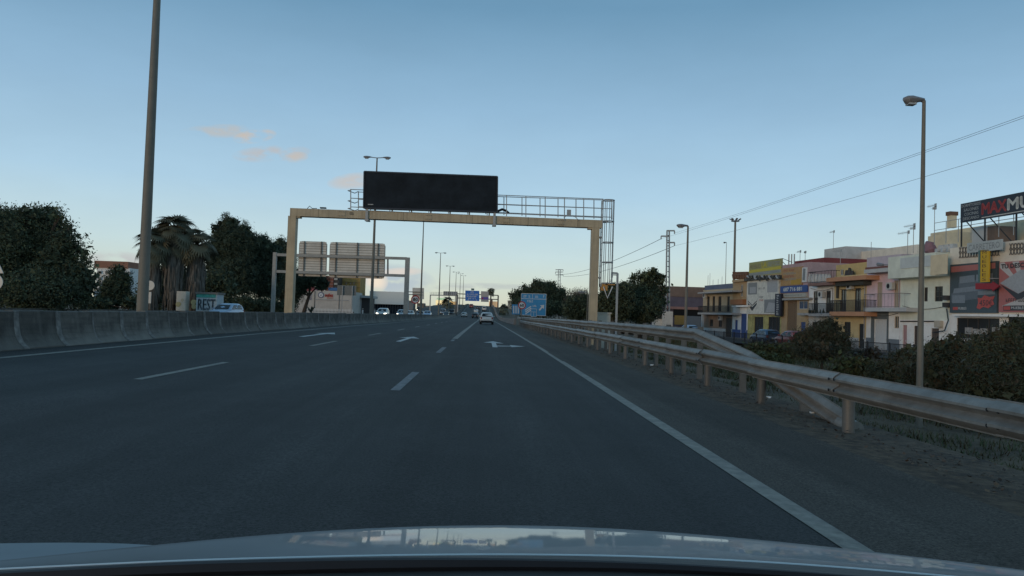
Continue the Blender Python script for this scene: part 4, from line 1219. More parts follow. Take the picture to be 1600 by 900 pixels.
    def board(self, name, x0, y0, x1, y1, m, th=.1, parent=None, off=0.0):
        d = self.d - off
        s0, s1, z0, z1 = self.rect(x0, y0, x1, y1, d)
        m1 = MB(); slab_box(m1, s0, s1, z0, z1, d - th, d - .003)
        o = m1.build(name, m, parent or self.t)
        f = lambda u, v, e=.006: W(s1 + (s0 - s1) * u, z0 + (z1 - z0) * v, d - th - e)
        return o, f, s1 - s0, z1 - z0
def poly(name, f, pts, m, par, e=.006):
    m1 = MB(); m1.face([f(u, v, e) for u, v in pts]); return m1.build(name, m, par)
RTS = -FU      # reading direction on the facades (left to right in the picture)

M_OCHRE = plast('ochre_plaster', (.42, .30, .17)); M_TAN = plast('tan_plaster', (.46, .38, .26))
M_WHP = plast('white_plaster', (.80, .80, .78), dirt=(.5, .5, .49)); M_PINK = plast('pink_plaster', (.70, .53, .58), dirt=(.55, .42, .46))
M_YEL = plast('yellow_plaster', (.60, .47, .25), dirt=(.44, .34, .19)); M_ORG = plast('orange_slab', (.50, .26, .15))
M_MAUVE = plast('mauve_plaster', (.50, .44, .50)); M_CREAM = plast('cream_plaster', (.66, .57, .40), dirt=(.48, .41, .29))
M_PGREEN = plast('pale_green_plaster', (.68, .72, .63), dirt=(.48, .52, .46)); M_BRICKW = plast('brown_wall', (.20, .14, .11))
M_PURPW = plast('purple_grey_wall', (.13, .11, .14)); M_GREYW = plast('grey_wall', (.48, .49, .49)); M_CREAM2 = plast('pale_cream_plaster', (.74, .69, .59), dirt=(.55, .5, .42))

# 1: house with long balcony, farthest of the row
h = House('terraced_house', 'tan two-storey house with a long dark-railed balcony, farthest left of the row', 'house', 1098, 1144.5, 452, M_TAN)
for a, b in ((1104.5, 1108.5), (1113, 1117), (1122, 1127), (1136, 1140)): h.window(a, 463, b, 487, M_DFRAME)
h.window(1109, 499, 1114, 510, M_DFRAME); h.window(1123, 497, 1128, 511, M_DFRAME); h.door(1134, 497, 1143, 518, mat('brown_door', (.06, .04, .03), .6, var=.2))
zlow = h.rect(1100, 489, 1140, 512)[2]
h.build(zones=[(h.rect(1100, 489, 1140, 513)[2], M_GREYW), (h.rect(1100, 489, 1140, 491)[2], plast('brown_render', (.24, .17, .12)))])
h.slab('eave_slab', 1090, 455, 1144, 457.5, 1.3, M_GRAYP); h.slab('balcony_slab', 1090, 488.5, 1143, 491.5, 1.3, M_GRAYP)
h.railing(1091, 478, 1142, 488.5, 1.3)
m1 = MB(); s, _ = FP(1098, 500, -1.1); slab_box(m1, s - .15, s + .15, GZ, FP(1098, 491, -1.1)[1], -1.25, -.95); m1.build('porch_column', M_GREYW, h.t)
# 2: ochre house with urn balustrade
h = House('terraced_house', 'narrow ochre house with balustrade on top and bright blue doors below', 'house', 1144.5, 1168.5, 438, M_OCHRE)
h.window(1157, 445, 1161, 463, M_WFRAME); h.door(1157.5, 490, 1166.5, 517, M_BLUED); h.window(1148.5, 500, 1152.5, 515, M_BLUED, mat('blue_door_paint', (0, 0, 0)), div=1)
h.build(zones=[(h.rect(1150, 489, 1160, 515)[2], M_BLUED), (h.rect(1150, 489, 1160, 480)[2], M_WHP)])
h.board('balcony_panel', 1146.5, 468, 1166, 476, plast('terracotta_panel', (.33, .15, .07)), th=.5)
h.slab('balcony_slab', 1143, 477, 1168.5, 479.5, .6, M_WHP); h.slab('cornice', 1144, 436.5, 1168, 440, .35, M_OCHRE)
for k in range(6):
    px = 1147 + k * 4.0; s, z = FP(px, 436.5, .2)
    m1 = MB(); m1.tube([W(s, z, .2), W(s, z + .35, .2), W(s, z + .8, .2), W(s, z + .95, .2)], [.16, .26, .2, .26], 10); m1.build('urn_baluster', mat('brown_terracotta', (.16, .09, .06), .9, var=.3), h.t, smooth=True)
m1 = MB(); s0, z0 = FP(1168, 429, .2); s1, _ = FP(1146, 429, .2); slab_box(m1, s0, s1, z0, z0 + .22, .0, .4); m1.build('balustrade_cap', MATS['brown_terracotta'], h.t)
# 3: poster house with yellow billboard
h = House('shop_house', 'house front covered by a grey furniture poster with yellow pillars under it', 'shop', 1168.5, 1221, 430, M_OCHRE)
h.window(1178.5, 495, 1192.5, 521, M_DFRAME, kind='shop_window', div=3); h.window(1200.5, 495, 1218.5, 521, M_DFRAME, kind='shop_window', div=3)
h.build(zones=[(h.rect(1170, 489, 1200, 492)[2], mat('yellow_pillar_paint', (.42, .40, .16), .8, var=.25, nscale=3, dirt=(.08, .07, .03), grime=.5))])
b, f, wd, hg = h.board('poster', 1170, 437, 1219.5, 491, mat('poster_pale_grey', (.62, .63, .58), .7, var=.12, dirt=(.3, .31, .3)), th=.25)
PG = mat('poster_mid_grey', (.22, .24, .25), .7, var=.15); PD = mat('poster_charcoal', (.05, .055, .065), .7, var=.1); PL_ = mat('poster_light_grey', (.36, .38, .40), .7, var=.15)
poly('print', f, [(.04, .58), (.34, .58), (.34, .93), (.04, .93)], PG, b); poly('print', f, [(.10, .62), (.3, .62), (.3, .8), (.10, .8)], PL_, b, .012)
poly('print', f, [(.66, .62), (.97, .62), (.97, .97), (.66, .97)], PL_, b); poly('print', f, [(.58, .04), (.97, .04), (.97, .42), (.58, .42)], PG, b); poly('print', f, [(.62, .05), (.95, .07), (.93, .3), (.72, .34)], PL_, b, .012)
poly('print', f, [(.04, .34), (.19, .21), (.34, .34), (.34, .28), (.19, .09), (.04, .28)], PD, b); poly('print', f, [(.04, .40), (.19, .27), (.34, .40), (.34, .37), (.19, .24), (.04, .37)], PD, b)
scribble(f(.39, .72, .01), RTS, UP, wd * .2, hg * .05, PD, b, 8, seed=20); scribble(f(.42, .47, .01), RTS, UP, wd * .13, hg * .05, PG, b, 6, seed=21); scribble(f(.42, .38, .01), RTS, UP, wd * .13, hg * .05, mat('poster_red', (.42, .10, .09), .7, var=.1), b, 5, seed=22)
b, f, wd, hg = h.board('vertical_sign', 1214, 459, 1223, 494, mat('navy_sign', (.018, .02, .035), .6, var=.1), th=.25, off=.3)
for k in range(9): scribble(f(.3, .88 - k * .102, .01), RTS, UP, wd * .4, hg * .06, M_SWHITE, b, 1, seed=30 + k, name='letter')
m1 = MB(); s0, z0 = FP(1220, 436, -.3); s1, _ = FP(1165, 436, -.3); z2 = FP(1170, 431, -.3)[1]
slab_box(m1, s0, s1, z0 + .1, z0 + .45, -.5, .5); m1.build('torn_canopy', mat('torn_dark_canopy', (.03, .035, .035), .9, var=.5, nscale=4, dirt=(.2, .2, .18), grime=.4), h.t)
for k in range(14):
    px = 1168 + k * 3.8; s, z = FP(px, 436, -.42); m1 = MB(); rr = random.Random(k)
    m1.tube([W(s, z + .35, -.45), W(s - .4, z + rr.uniform(-.1, .3), -.55), W(s - .9, z + rr.uniform(-.35, .25), -.5)], [.14, .1, .04], 5); m1.build('rag', mat('torn_dark_canopy', (0, 0, 0)) if k % 3 else PL_, h.t)
s0, z0 = FP(1219, 428, 0); s1, _ = FP(1169, 428, 0); zt0, zt1 = FP(1219, 402.5, 0)[1], FP(1169, 411.5, 0)[1]
zz = (zt0 + zt1) / 2
bb = thing('billboard', 'faded yellow rooftop billboard above the furniture poster house', 'billboard', tuple(W((s0 + s1) / 2, z0, .2)))
m1 = MB(); slab_box(m1, s0, s1, z0, zz, .1, .3); bp_ = m1.build('board', mat('faded_olive_yellow', (.33, .33, .12), .7, var=.2, dirt=(.25, .26, .2)), bb)
f = lambda u, v, e=.006: W(s1 + (s0 - s1) * u, z0 + (zz - z0) * v, .1 - e)
wd, hg = s1 - s0, zz - z0
YB = mat('billboard_yellow', (.50, .44, .06), .7, var=.15); GB = mat('billboard_grey', (.28, .31, .30), .7, var=.2)
poly('print', f, [(0, .28), (1, .32), (1, .52), (0, .46)], YB, bp_); poly('print', f, [(0, .04), (1, .1), (1, .3), (0, .25)], GB, bp_)
text('MUEBLES', f(.04, .55, .012), RTS, UP, wd * .34, hg * .26, mat('faded_rust_print', (.24, .19, .12), .7, var=.1), bp_)
text('LA', f(.42, .56, .012), RTS, UP, wd * .15, hg * .34, YB, bp_, bold=.06)
scribble(f(.62, .60, .012), RTS, UP, wd * .34, hg * .26, GB, bp_, 7, seed=41); scribble(f(.06, .08, .012), RTS, UP, wd * .4, hg * .12, PG, bp_, 12, seed=42); scribble(f(.66, .12, .012), RTS, UP, wd * .3, hg * .13, PG, bp_, 8, seed=43)
for u in (.08, .5, .92):
    m1 = MB(); m1.bar(f(u, 0, -.3), f(u, .95, -.3), .08, .08); m1.bar(f(u, .9, -.3), f(u, -.02, -2.2), .06, .06); m1.build('strut', M_STEELG, bb)
m1 = MB(); m1.tube([f(1, 1, -.1), W(s0 - 1.6, FP(1230, 411, .6)[1], .6)], .03, 5); m1.build('stay_cable', M_DARK, bb)
# 4: phone number house
h = House('shop_house', 'beige shop house with a blue telephone-number band and a faded orange billboard', 'shop', 1221, 1263.5, 412, plast('dusty_pink_plaster', (.46, .33, .34)))
h.window(1248, 470, 1262, 483, M_GREYW, mat('blue_glass', (.03, .06, .14), .2, var=.1), div=2); h.door(1251, 503, 1258.5, 521, M_BLUED); h.door(1229.5, 470, 1245, 522, mat('rust_brown_shutter', (.19, .13, .08), .85, var=.35, nscale=5, stretch=(1, 1, 6)))
h.build(zones=[(h.rect(1225, 460, 1260, 464)[2], plast('sand_plaster', (.44, .33, .20)))])
b, f, wd, hg = h.board('billboard_panel', 1222.5, 418, 1255, 446, mat('faded_orange_print', (.44, .27, .11), .7, var=.25, dirt=(.34, .21, .14)), th=.15)
for k, (v, n, m) in enumerate(((.80, 9, mat('faded_red_print', (.36, .13, .10), .7)), (.62, 10, GB), (.46, 8, mat('faded_red_print', (0, 0, 0))), (.30, 9, GB))):
    scribble(f(.12, v, .01), RTS, UP, wd * .62, hg * .11, m, b, n, seed=50 + k)
poly('print', f, [(.5, .04), (.97, .04), (.97, .34), (.5, .3)], mat('print_orange', (.45, .27, .04), .7, var=.1), b)
h.window(1255.5, 420, 1261.5, 440, M_WFRAME) if False else None
b, f, wd, hg = h.board('side_print', 1254.5, 418, 1262, 441, M_SWHITE, th=.14)
poly('print', f, [(.2, .15), (.7, .1), (.8, .9), (.3, .95)], PG, b)
b, f, wd, hg = h.board('phone_band', 1221.5, 446.5, 1263, 457, mat('band_blue', (.03, .08, .27), .6, var=.15), th=.18)
text('687 716 881', f(.13, .24, .01), RTS, UP, wd * .70, hg * .52, M_SWHITE, b, bold=.03)
b, f, wd, hg = h.board('shop_sign', 1223, 458.5, 1262, 464.5, mat('sign_beige', (.42, .41, .36), .7, var=.15), th=.2)
scribble(f(.14, .3, .01), RTS, UP, wd * .7, hg * .42, PG, b, 18, seed=60)
h.slab('ledge', 1222, 465.5, 1263, 468.5, .5, M_GRAYP)
h.slab('balcony_slab', 1246, 489, 1264, 492.5, .8, M_GRAYP); h.slab('parapet_block', 1247, 484.5, 1263, 489, .7, plast('sand_plaster', (0, 0, 0)))
for k, px in enumerate((1232.5, 1236.8, 1241)):
    m1 = MB(); s, z = FP(px, 410, 1.5); m1.tube([W(s, z - .4, 1.5), W(s, z + .95, 1.5)], .07, 6); m1.build('roof_pipe', M_STEELG, h.t)
hb = House('roof_room', 'dark red flat-roofed room standing back above the telephone-number house', 'building', 1240, 1286, 405.5, plast('dark_red_plaster', (.22, .055, .055)), depth=6, d=4, gz=3.0)
hb.build()
# 5: white house with roof terrace
h = House('terraced_house', 'white house with a roof terrace railing and two tall dark windows', 'house', 1263.5, 1303, 444, M_WHP)
h.window(1271, 455, 1278, 489, M_DFRAME); h.window(1290.5, 454, 1298, 489, M_DFRAME)
h.window(1269, 503, 1277, 518, M_DFRAME)
h.build(zones=[(h.rect(1263, 490, 1300, 494)[2], plast('stained_white', (.50, .50, .48), dirt=(.12, .13, .12), grime=.6))])
h.slab('terrace_slab', 1262, 441.5, 1301, 446, 1.0, plast('brown_pink_slab', (.25, .15, .13)))
h.railing(1262.5, 424, 1299, 441.5, .9, M_IRON, .25)
for k in range(7):
    px = 1265.5 + k * 5; s, z0 = FP(px, 440, -.6); z1 = FP(px, 428, -.6)[1]; m1 = MB(); m1.tube([W(s, z0 - .1, -.6), W(s, z0 + .3, -.6), W(s, z0 + .7, -.6), W(s, z1, -.6)], [.15, .2, .11, .15], 8); m1.build('baluster', M_WHP, h.t, smooth=True)
h.slab('balcony_slab', 1263, 490, 1303, 494, 1.1, M_GRAYP); h.railing(1263.5, 474, 1302, 490, 1.1, M_IRON, .14)
m1 = MB(); rr = random.Random(5)
for k in range(26):
    px = 1264 + rr.random() * 37; s, z = FP(px, 489, -.95); m1.tube([W(s, z, -.95), W(s + rr.uniform(-.1, .1), z + rr.uniform(.2, .5), -.95)], [.07, .02], 5)
pt = m1.build('balcony_plants', mat('potted_green', (.04, .06, .03), .9, var=.3), h.t)
hb = House('upper_storey', 'cream set-back upper storey behind the white house terrace', 'building', 1263.5, 1306, 417, M_CREAM2, depth=6, d=3.2, gz=3.0); hb.build()
# 6: yellow house
h = House('terraced_house', 'yellow house with orange eave and orange balcony edges', 'house', 1303, 1353.5, 430, M_YEL)
h.window(1314, 452, 1322.5, 487, M_DFRAME); h.window(1335.5, 450, 1345, 487, M_DFRAME)
h.window(1319, 503, 1329, 525, M_IRON, div=4); h.door(1342, 506, 1350.5, 531, mat('black_door', (.02, .02, .02), .6, var=.1))
h.build(zones=[(h.rect(1310, 490, 1340, 527)[2], M_GREYW)])
h.slab('eave_slab', 1291, 432, 1353, 438.5, 1.3, M_ORG); h.slab('eave_beam', 1305, 439, 1349, 446, .8, mat('dark_beam', (.05, .055, .05), .8, var=.2))
h.slab('balcony_slab', 1296, 487, 1350, 493.5, 1.3, M_ORG); h.railing(1297, 469, 1349, 487, 1.3, M_IRON, .13)
m1 = MB(); s, z = FP(1329, 500, -.1); z1 = FP(1309, 447, -.1)[1]; s2, _ = FP(1308.5, 470, -.1); m1.tube([W(s2, z1, -.1), W(s2, FP(1308.5, 466, -.1)[1], -.1)], .14, 8); m1.build('down_pipe', mat('dark_beam', (0, 0, 0)), h.t)
hb = House('upper_storey', 'ochre set-back roof storey above the yellow house', 'building', 1305, 1354, 412, plast('ochre_yellow', (.54, .40, .18)), depth=6, d=2.0, gz=3.5); hb.window(1313, 421, 1318, 430); hb.build()
m1 = MB(); s, z = FP(1323, 430, 1.5)
for ds, dz in ((0, .5), (.5, .7), (1.0, .4)): m1.tube([W(s - ds, z - .5, 1.5), W(s - ds, z + dz, 1.5)], [.3, .12], 6)
m1.build('roof_clutter', M_IRON, hb.t)
# 7: pink house
h = House('terraced_house', 'pink house with beige shutters and a white garage door', 'house', 1353.5, 1406, 425, M_PINK)
h.window(1370.5, 441, 1378.5, 481, M_SHUT, M_SHUT); h.window(1397, 438, 1404.5, 481, M_SHUT, M_SHUT)
h.door(1366.5, 499, 1386, 536, mat('white_garage_door', (.56, .57, .57), .6, var=.08)); h.window(1397.5, 494, 1405, 513, M_SHUT)
h.build(zones=[(h.rect(1360, 490, 1400, 529)[2], plast('blue_grey_base', (.17, .2, .23))), (h.rect(1360, 490, 1400, 486)[2], M_WHP)])
for a, b_, c, e in ((1361.5, 487, 1366.3, 536), (1386.2, 487, 1388.5, 536), (1366.3, 487, 1386.2, 498.5)): h.board('door_surround', a, b_, c, e, plast('slate_grey_surround', (.12, .14, .15)), th=.05)
h.slab('eave_slab', 1350, 419, 1405.5, 425, 1.0, M_GREYW); h.slab('roof_tiles', 1352, 415.5, 1405.5, 419, .6, mat('red_brown_tiles', (.18, .08, .07), .9, var=.3, nscale=9), back=1.5)
h.slab('balcony_slab', 1349, 480.5, 1416, 486.5, 1.1, M_GREYW)
h.railing(1350, 459, 1405, 480.5, 1.05, mat('thin_grey_iron', (.2, .18, .18), .6), .5, w=.015)
hb = House('upper_storey', 'mauve flat parapet wall above and behind the pink house', 'building', 1353, 1408, 400, M_MAUVE, depth=7, d=1.6, gz=3.5); hb.build()
m1 = MB(); p0 = W(*FP(1378, 414, -.4), -.4); m1.tube([p0, p0 + RTS * .9 + UP * .0, p0 + RTS * 2.2 + UP * -.15], [.05, .03, .03], 6); m1.tube([p0 - RTS * .6 + UP * .1, p0 + RTS * .2], [.16, .1], 8)
wl = m1.build('wall_lamp', M_LAMPH, h.t)
# 8: pale green house with overhanging upper box
h = House('terraced_house', 'pale green house with an overhanging boxed upper floor behind the lamp post', 'house', 1406, 1483, 400, M_PGREEN)
h.window(1444, 449, 1449.5, 471, M_DFRAME); h.window(1460.5, 447.5, 1473, 471, M_DFRAME, rows=2)
h.door(1428, 509, 1436, 538, mat('brown_door', (0, 0, 0))); h.door(1455, 513, 1467, 538, mat('old_brown_door', (.09, .07, .06), .8, var=.2)); h.door(1410.5, 508, 1417, 540, plast('pink_door', (.42, .25, .25)))
h.build(zones=[(h.rect(1410, 500, 1480, 500)[2], M_WHP)])
h.board('overhang', 1406.5, 399, 1482, 434, M_PGREEN, th=1.1)
b, f, wd, hg = h.board('overhang_panel', 1407.5, 401, 1455, 418, plast('pale_blue_grey', (.55, .60, .60)), th=.05, off=1.1)
b, f, wd, hg = h.board('overhang_corner', 1455, 398, 1481, 429, M_CREAM, th=.06, off=1.1)
b, f, wd, hg = h.board('meter_box', 1465, 501, 1474, 512, plast('beige_box', (.44, .40, .33)), th=.3)
m1 = MB(); q = W(*FP(1479, 478, -.2), -.2)
for dz in (.45, -.1): m1.tube([q + UP * dz, q + UP * (dz + .35)], .3, 10)
m1.tube([q + UP * -.2, q + UP * -1.1 + RTS * .2, q + UP * -1.9 - RTS * .2, q + UP * -2.1 - RTS * 1.6], .04, 6); m1.build('cable_box', M_IRON, h.t)
m1 = MB(); pa, pb = W(*FP(1407, 502, -.08), -.08), W(*FP(1466, 502, -.08), -.08); m1.tube([pa, pb], .05, 6); m1.build('cable_duct', M_IRON, h.t)
# roof clutter: folded parasol and washing
t = thing('folded_parasol', 'folded pinkish parasol and rubble on the pale green house roof', 'parasol', tuple(W(*FP(1455, 396, 1.5), 1.5)))
m1 = MB(); q = W(*FP(1455, 396, 1.5), 1.5); m1.tube([q, q + UP * .2, q + UP * .7 - RTS * .25, q + UP * 1.0 - RTS * .6], [.3, .5, .42, .12], 9); m1.build('canopy', plast('dusty_rose_cloth', (.26, .14, .16)), t, smooth=True)
m1 = MB()
for k in range(9): m1.box(q + RTS * (.9 + .22 * k) + UP * (.15 + .12 * (k % 3)), (.4, .4, .35), rz=k)
m1.build('rubble', M_GREYW, t)['kind'] = 'stuff'

# 9: furniture store at the right edge
h = House('furniture_store', 'cream furniture store with big posters at the right edge', 'shop', 1483, 1690, 376, M_CREAM2, depth=14)
h.window(1495, 497, 1561.5, 530, M_DFRAME, kind='shop_window', div=4); h.window(1575, 496, 1660, 530, M_DFRAME, kind='shop_window', div=5)
h.build(zones=[(h.rect(1490, 490, 1560, 492)[2], M_WHP)])
# ventilated block parapet, rows of dark crosses
mbx = MB(); q = 0
for row, (pyl, hh) in enumerate(((391, 6), (399, 6))):
    for blk, (xa, xb, n) in enumerate(((1498, 1528, 7), (1545, 1562, 4), (1577, 1640, 13))):
        for k in range(n):
            px = xa + (xb - xa) * (k + .5) / n; yy = pyl - (px - 1498) * .07
            s, z = FP(px, yy, -.03); e = (xb - xa) / n * .36 * 54 / FPX * 1.3; zz_ = .22
            for sg in (-1, 1): mbx.bar(W(s - e, z - zz_ * sg, -.03), W(s + e, z + zz_ * sg, -.03), .05, .05)
m_x = mbx.build('openwork_crosses', plast('dark_openwork', (.16, .16, .15)), h.t); m_x['kind'] = 'stuff'
b, f, wd, hg = h.board('sofa_poster', 1488, 411, 1561.5, 489, mat('poster_slate', (.06, .085, .10), .6, var=.15), th=.2)
PK = mat('poster_pink', (.42, .16, .15), .6, var=.1)
poly('print', f, [(.02, .84), (.97, .86), (.97, .97), (.02, .96)], PK, b)
SOF = mat('poster_sofa_grey', (.20, .24, .28), .6, var=.15); SO2 = mat('poster_sofa_shade', (.12, .15, .18), .6, var=.15)
poly('print', f, [(.2, .62), (.95, .68), (.95, .5), (.2, .46)], SO2, b); poly('print', f, [(.1, .50), (.95, .56), (.97, .36), (.06, .34)], SOF, b, .01); poly('print', f, [(.04, .40), (.62, .44), (.62, .28), (.04, .22)], SO2, b, .014); poly('print', f, [(.06, .36), (.35, .36), (.35, .20), (.06, .2)], SOF, b, .018)
poly('print', f, [(.22, .74), (.55, .76), (.55, .62), (.22, .6)], SOF, b, .012); poly('print', f, [(.58, .76), (.92, .77), (.92, .64), (.58, .62)], SOF, b, .012)
poly('red_burst', f, [(.60, .10), (.66, .07), (.74, .12), (.84, .09), (.96, .17), (.93, .24), (.97, .33), (.86, .31), (.76, .35), (.70, .29), (.62, .30), (.63, .2)], mat('poster_red2', (.46, .09, .08), .6, var=.1), b, .02)
text('450€', f(.655, .14, .03), RTS, UP + RTS * .08, wd * .27, hg * .12, PD, b)
poly('print', f, [(.08, .06), (.19, .06), (.19, .12), (.08, .12)], mat('poster_red2', (0, 0, 0)), b, .02); text('MUEBLES', f(.20, .065, .02), RTS, UP, wd * .18, hg * .05, M_SWHITE, b)
b, f, wd, hg = h.board('mattress_poster', 1565, 406, 1668, 488, mat('poster_coral', (.42, .15, .14), .6, var=.1), th=.2)
rr = random.Random(2)
for k in range(13):
    a = .25 + k * .2; q = (.42 + 1.2 * math.cos(a), .42 + 1.2 * math.sin(a)); q2 = (.42 + 1.2 * math.cos(a + .09), .42 + 1.2 * math.sin(a + .09))
    cl = lambda p: (min(.99, max(.01, p[0])), min(.99, max(.01, p[1])))
    poly('ray_print', f, [(.42, .42), cl(q), cl(q2)], mat('poster_offwhite', (.5, .48, .47), .6, var=.05), b, .006)
poly('print', f, [(.02, .58), (.35, .82), (.98, .84), (.98, .74), (.32, .36)], PL_, b, .014); poly('print', f, [(.02, .56), (.32, .36), (.98, .7), (.98, .5), (.30, .24)], PD, b, .018); poly('print', f, [(.3, .24), (.98, .5), (.98, .1), (.05, .12)], mat('poster_offwhite', (0, 0, 0)), b, .012)
text('TU DESCANSO', f(.04, .87, .025), RTS, UP, wd * .62, hg * .085, PD, b, bold=.02)
scribble(f(.12, .20, .03), RTS, UP, wd * .55, hg * .07, PD, b, 14, seed=71)
poly('print', f, [(.08, .03), (.46, .03), (.46, .13), (.08, .13)], PD, b, .03); poly('print', f, [(.09, .045), (.2, .045), (.2, .115), (.09, .115)], mat('poster_red2', (0, 0, 0)), b, .04); text('MUEBLES', f(.215, .06, .04), RTS, UP, wd * .22, hg * .05, M_SWHITE, b)
h.slab('shop_canopy', 1488, 491, 1690, 495, .6, M_WHP)
m1 = MB()
for (px, py, sz) in ((1514, 517, .5), (1524, 518, .4), (1530, 519, .4), (1538, 518, .45), (1557, 517, .5)):
    q = W(*FP(px, py, .1), .1); m1.box(q, (.12, sz * 1.6, sz))
m1.build('goods_in_window', mat('shop_goods', (.35, .34, .33), .7, var=.4, nscale=3), h.t)['kind'] = 'stuff'
# projecting double sign: CARRETERO / MUEBLES / arrow
t = thing('hanging_sign', 'tall yellow vertical sign with a red arrow fixed on the furniture store front', 'sign', tuple(W(*FP(1538, 440, -.6), -.6)))
class HH: pass
def board2(name, x0, y0, x1, y1, d, m, th=.12, par=None, skew=0):
    s0, z0 = FP(x1, y1, d); s1, z1 = FP(x0, y0, d); 
    m1 = MB(); m1.hexa([W(s0, z0, d), W(s1, z0, d), W(s1, z0, d + th), W(s0, z0, d + th), W(s0, z1, d), W(s1, z1, d), W(s1, z1, d + th), W(s0, z1, d + th)])
    return m1.build(name, m, par), (lambda u, v, e=.008: W(s1 + (s0 - s1) * u, z0 + (z1 - z0) * v, d - e)), s1 - s0, z1 - z0
b, f, wd, hg = board2('name_board', 1511, 380, 1565, 390, -.75, mat('pale_sign_board', (.42, .46, .46), .6, var=.15), par=t)
text('CARRETERO', f(.05, .2), RTS, UP, wd * .9, hg * .6, PG, b)
b, f, wd, hg = board2('vertical_board', 1531.5, 391, 1544.5, 440.5, -.75, mat('sign_yellow', (.60, .38, .02), .6, var=.08), par=t)
for k, ch in enumerate('MUEBLES'): text(ch, f(.27, .87 - k * .138), RTS, UP, wd * .46, hg * .095, mat('sign_brown', (.12, .06, .02), .6), b, 'letter')
m1 = MB(); s0, z0 = FP(1531.4, 440.5, -.76); z1 = FP(1531.4, 391, -.76)[1]; slab_box(m1, s0, s0 + .16, z0, z1, -.8, -.55); m1.build('sign_edge', mat('teal_edge', (.09, .18, .18), .6), t)
m1 = MB()
for (px, py) in ((1524, 441.5), (1550, 441.5), (1550, 439), (1561, 447), (1550, 455), (1550, 452.5), (1524, 452.5)):
    pass
pts = [W(*FP(px, py, -.75), -.75) for px, py in ((1524, 442.5), (1550, 442.5), (1550, 440), (1561, 447), (1550, 455), (1550, 452), (1524, 452))]
m1.loft([pts, [p + FN * .12 for p in pts]]); m1.build('arrow_board', mat('arrow_red', (.30, .02, .03), .6, var=.1), t)
m1 = MB()
for px, py in ((1545, 436), (1563, 436)): pass
m1.bar(W(*FP(1546, 435, -.7), -.7), W(*FP(1562, 435, -.05), -.05), .04, .04); m1.bar(W(*FP(1537, 393, -.7), -.7), W(*FP(1537, 393, .0), .0), .05, .05); m1.build('bracket', M_STEELG, t)
# big rooftop sign on struts
DS = .6
t = thing('rooftop_sign', 'long dark rooftop sign with red and white letters on slanting struts', 'sign', tuple(W(*FP(1560, 360, DS), DS)))
sL, zA_ = FP(1501, 320, DS); _, zB_ = FP(1501, 349.5, DS); sR, _ = FP(1720, 330, DS)
zt2 = (zA_ + FP(1600, 298, DS)[1]) / 2; zb2 = (zB_ + FP(1600, 330, DS)[1]) / 2
m1 = MB(); slab_box(m1, sR, sL, zb2, zt2, DS, DS + .2); b = m1.build('board', mat('sign_navy_black', (.018, .024, .04), .55, var=.1), t)
f = lambda u, v, e=.008: W(sL + (sR - sL) * u, zb2 + (zt2 - zb2) * v, DS - e)
wd, hg = sL - sR, zt2 - zb2
def uof(px): return (sL - FP(px, 330, DS)[0]) / wd
def tx(body, pxa, pxb, v0, hh, m, **k):
    ua, ub_ = uof(pxa), uof(pxb); text(body, f(ua, v0), RTS, UP, (ub_ - ua) * wd, hh * hg, m, b, **k)
GR_ = mat('sign_pale_grey', (.40, .43, .44), .6, var=.05)
for body, xa, xb, v in (('DORMITORIOS', 1502.5, 1532, .78), ('SALONES', 1506, 1529, .55), ('COCINAS', 1507, 1529, .32), ('DESCANSO', 1505, 1530, .09)): tx(body, xa, xb, v, .15, GR_)
m_r = mat('letter_red', (.36, .05, .05), .6, var=.08)
tx('MAX', 1534.5, 1572.5, .24, .55, m_r, bold=.05); tx('MUEBLES', 1574.5, 1684, .24, .55, mat('letter_white', (.60, .61, .58), .6), bold=.05)
poly('underline', f, [(uof(1534), .06), (uof(1720), .06), (uof(1720), .1), (uof(1534), .1)], mat('letter_white', (0, 0, 0)), b)
for px, py in ((1502.5, 388), (1539, 378), (1588, 374), (1640, 368)):
    sx, _ = FP(px, 352, DS + .25); m1 = MB(); zf = 0
    zroof = h.zt
    m1.bar(W(sx, zroof - .1, DS + .25), W(sx, zb2 + .3, DS + .25), .09, .09); m1.build('strut', M_IRON, t)
    m1 = MB(); m1.bar(W(sx - .3, zb2 + .2, DS + .3), W(sx - 1.0, zroof - .1, DS + 2.0), .07, .07); m1.build('slanting_strut', M_IRON, t)
# cream upper building behind the store
hb = House('cream_building', 'cream upper building with chimney rising behind the rooftop sign', 'building', 1452, 1720, 345, M_CREAM, depth=9, d=6.0, gz=4.0)
hb.build()
hb2 = House('cream_building', 'lower cream wall standing left behind the furniture store roof', 'building', 1448, 1500, 366, M_CREAM, depth=5, d=4.0, gz=4.0); hb2.build()
t = thing('chimney', 'square cream chimney with a brown cap on the cream building', 'chimney', tuple(W(*FP(1485.5, 352, 7), 7)))
m1 = MB(); s, z0 = FP(1485.5, 356, 7); z1 = FP(1485.5, 337, 7)[1]; slab_box(m1, s - .25, s + .25, z0, z1, 6.8, 7.4); m1.build('stack', M_CREAM, t)
m1 = MB(); slab_box(m1, s - .3, s + .3, z1, z1 + .35, 6.7, 7.5); m1.build('cap', MATS['brown_terracotta'], t)
t = thing('roof_hut', 'grey and brown shed under the rooftop sign', 'shed', tuple(W(*FP(1535, 370, 3), 3)))
m1 = MB(); s0, z0 = FP(1541, 378, 3); s1, z1 = FP(1519, 356, 3); slab_box(m1, s0, s1, z0 - .5, z1, 3, 5); m1.build('shed_wall', M_GREYW, t)
m1 = MB(); s0, z0 = FP(1552, 376, 3); s1, z1 = FP(1541.2, 354, 3); slab_box(m1, s0, s1, z0 - .5, z1, 3.1, 5); m1.build('shed_wall', M_BRICKW, t)
m1 = MB(); s0, z0 = FP(1720, 360, 1.5); s1, z1 = FP(1460, 360, 1.5)
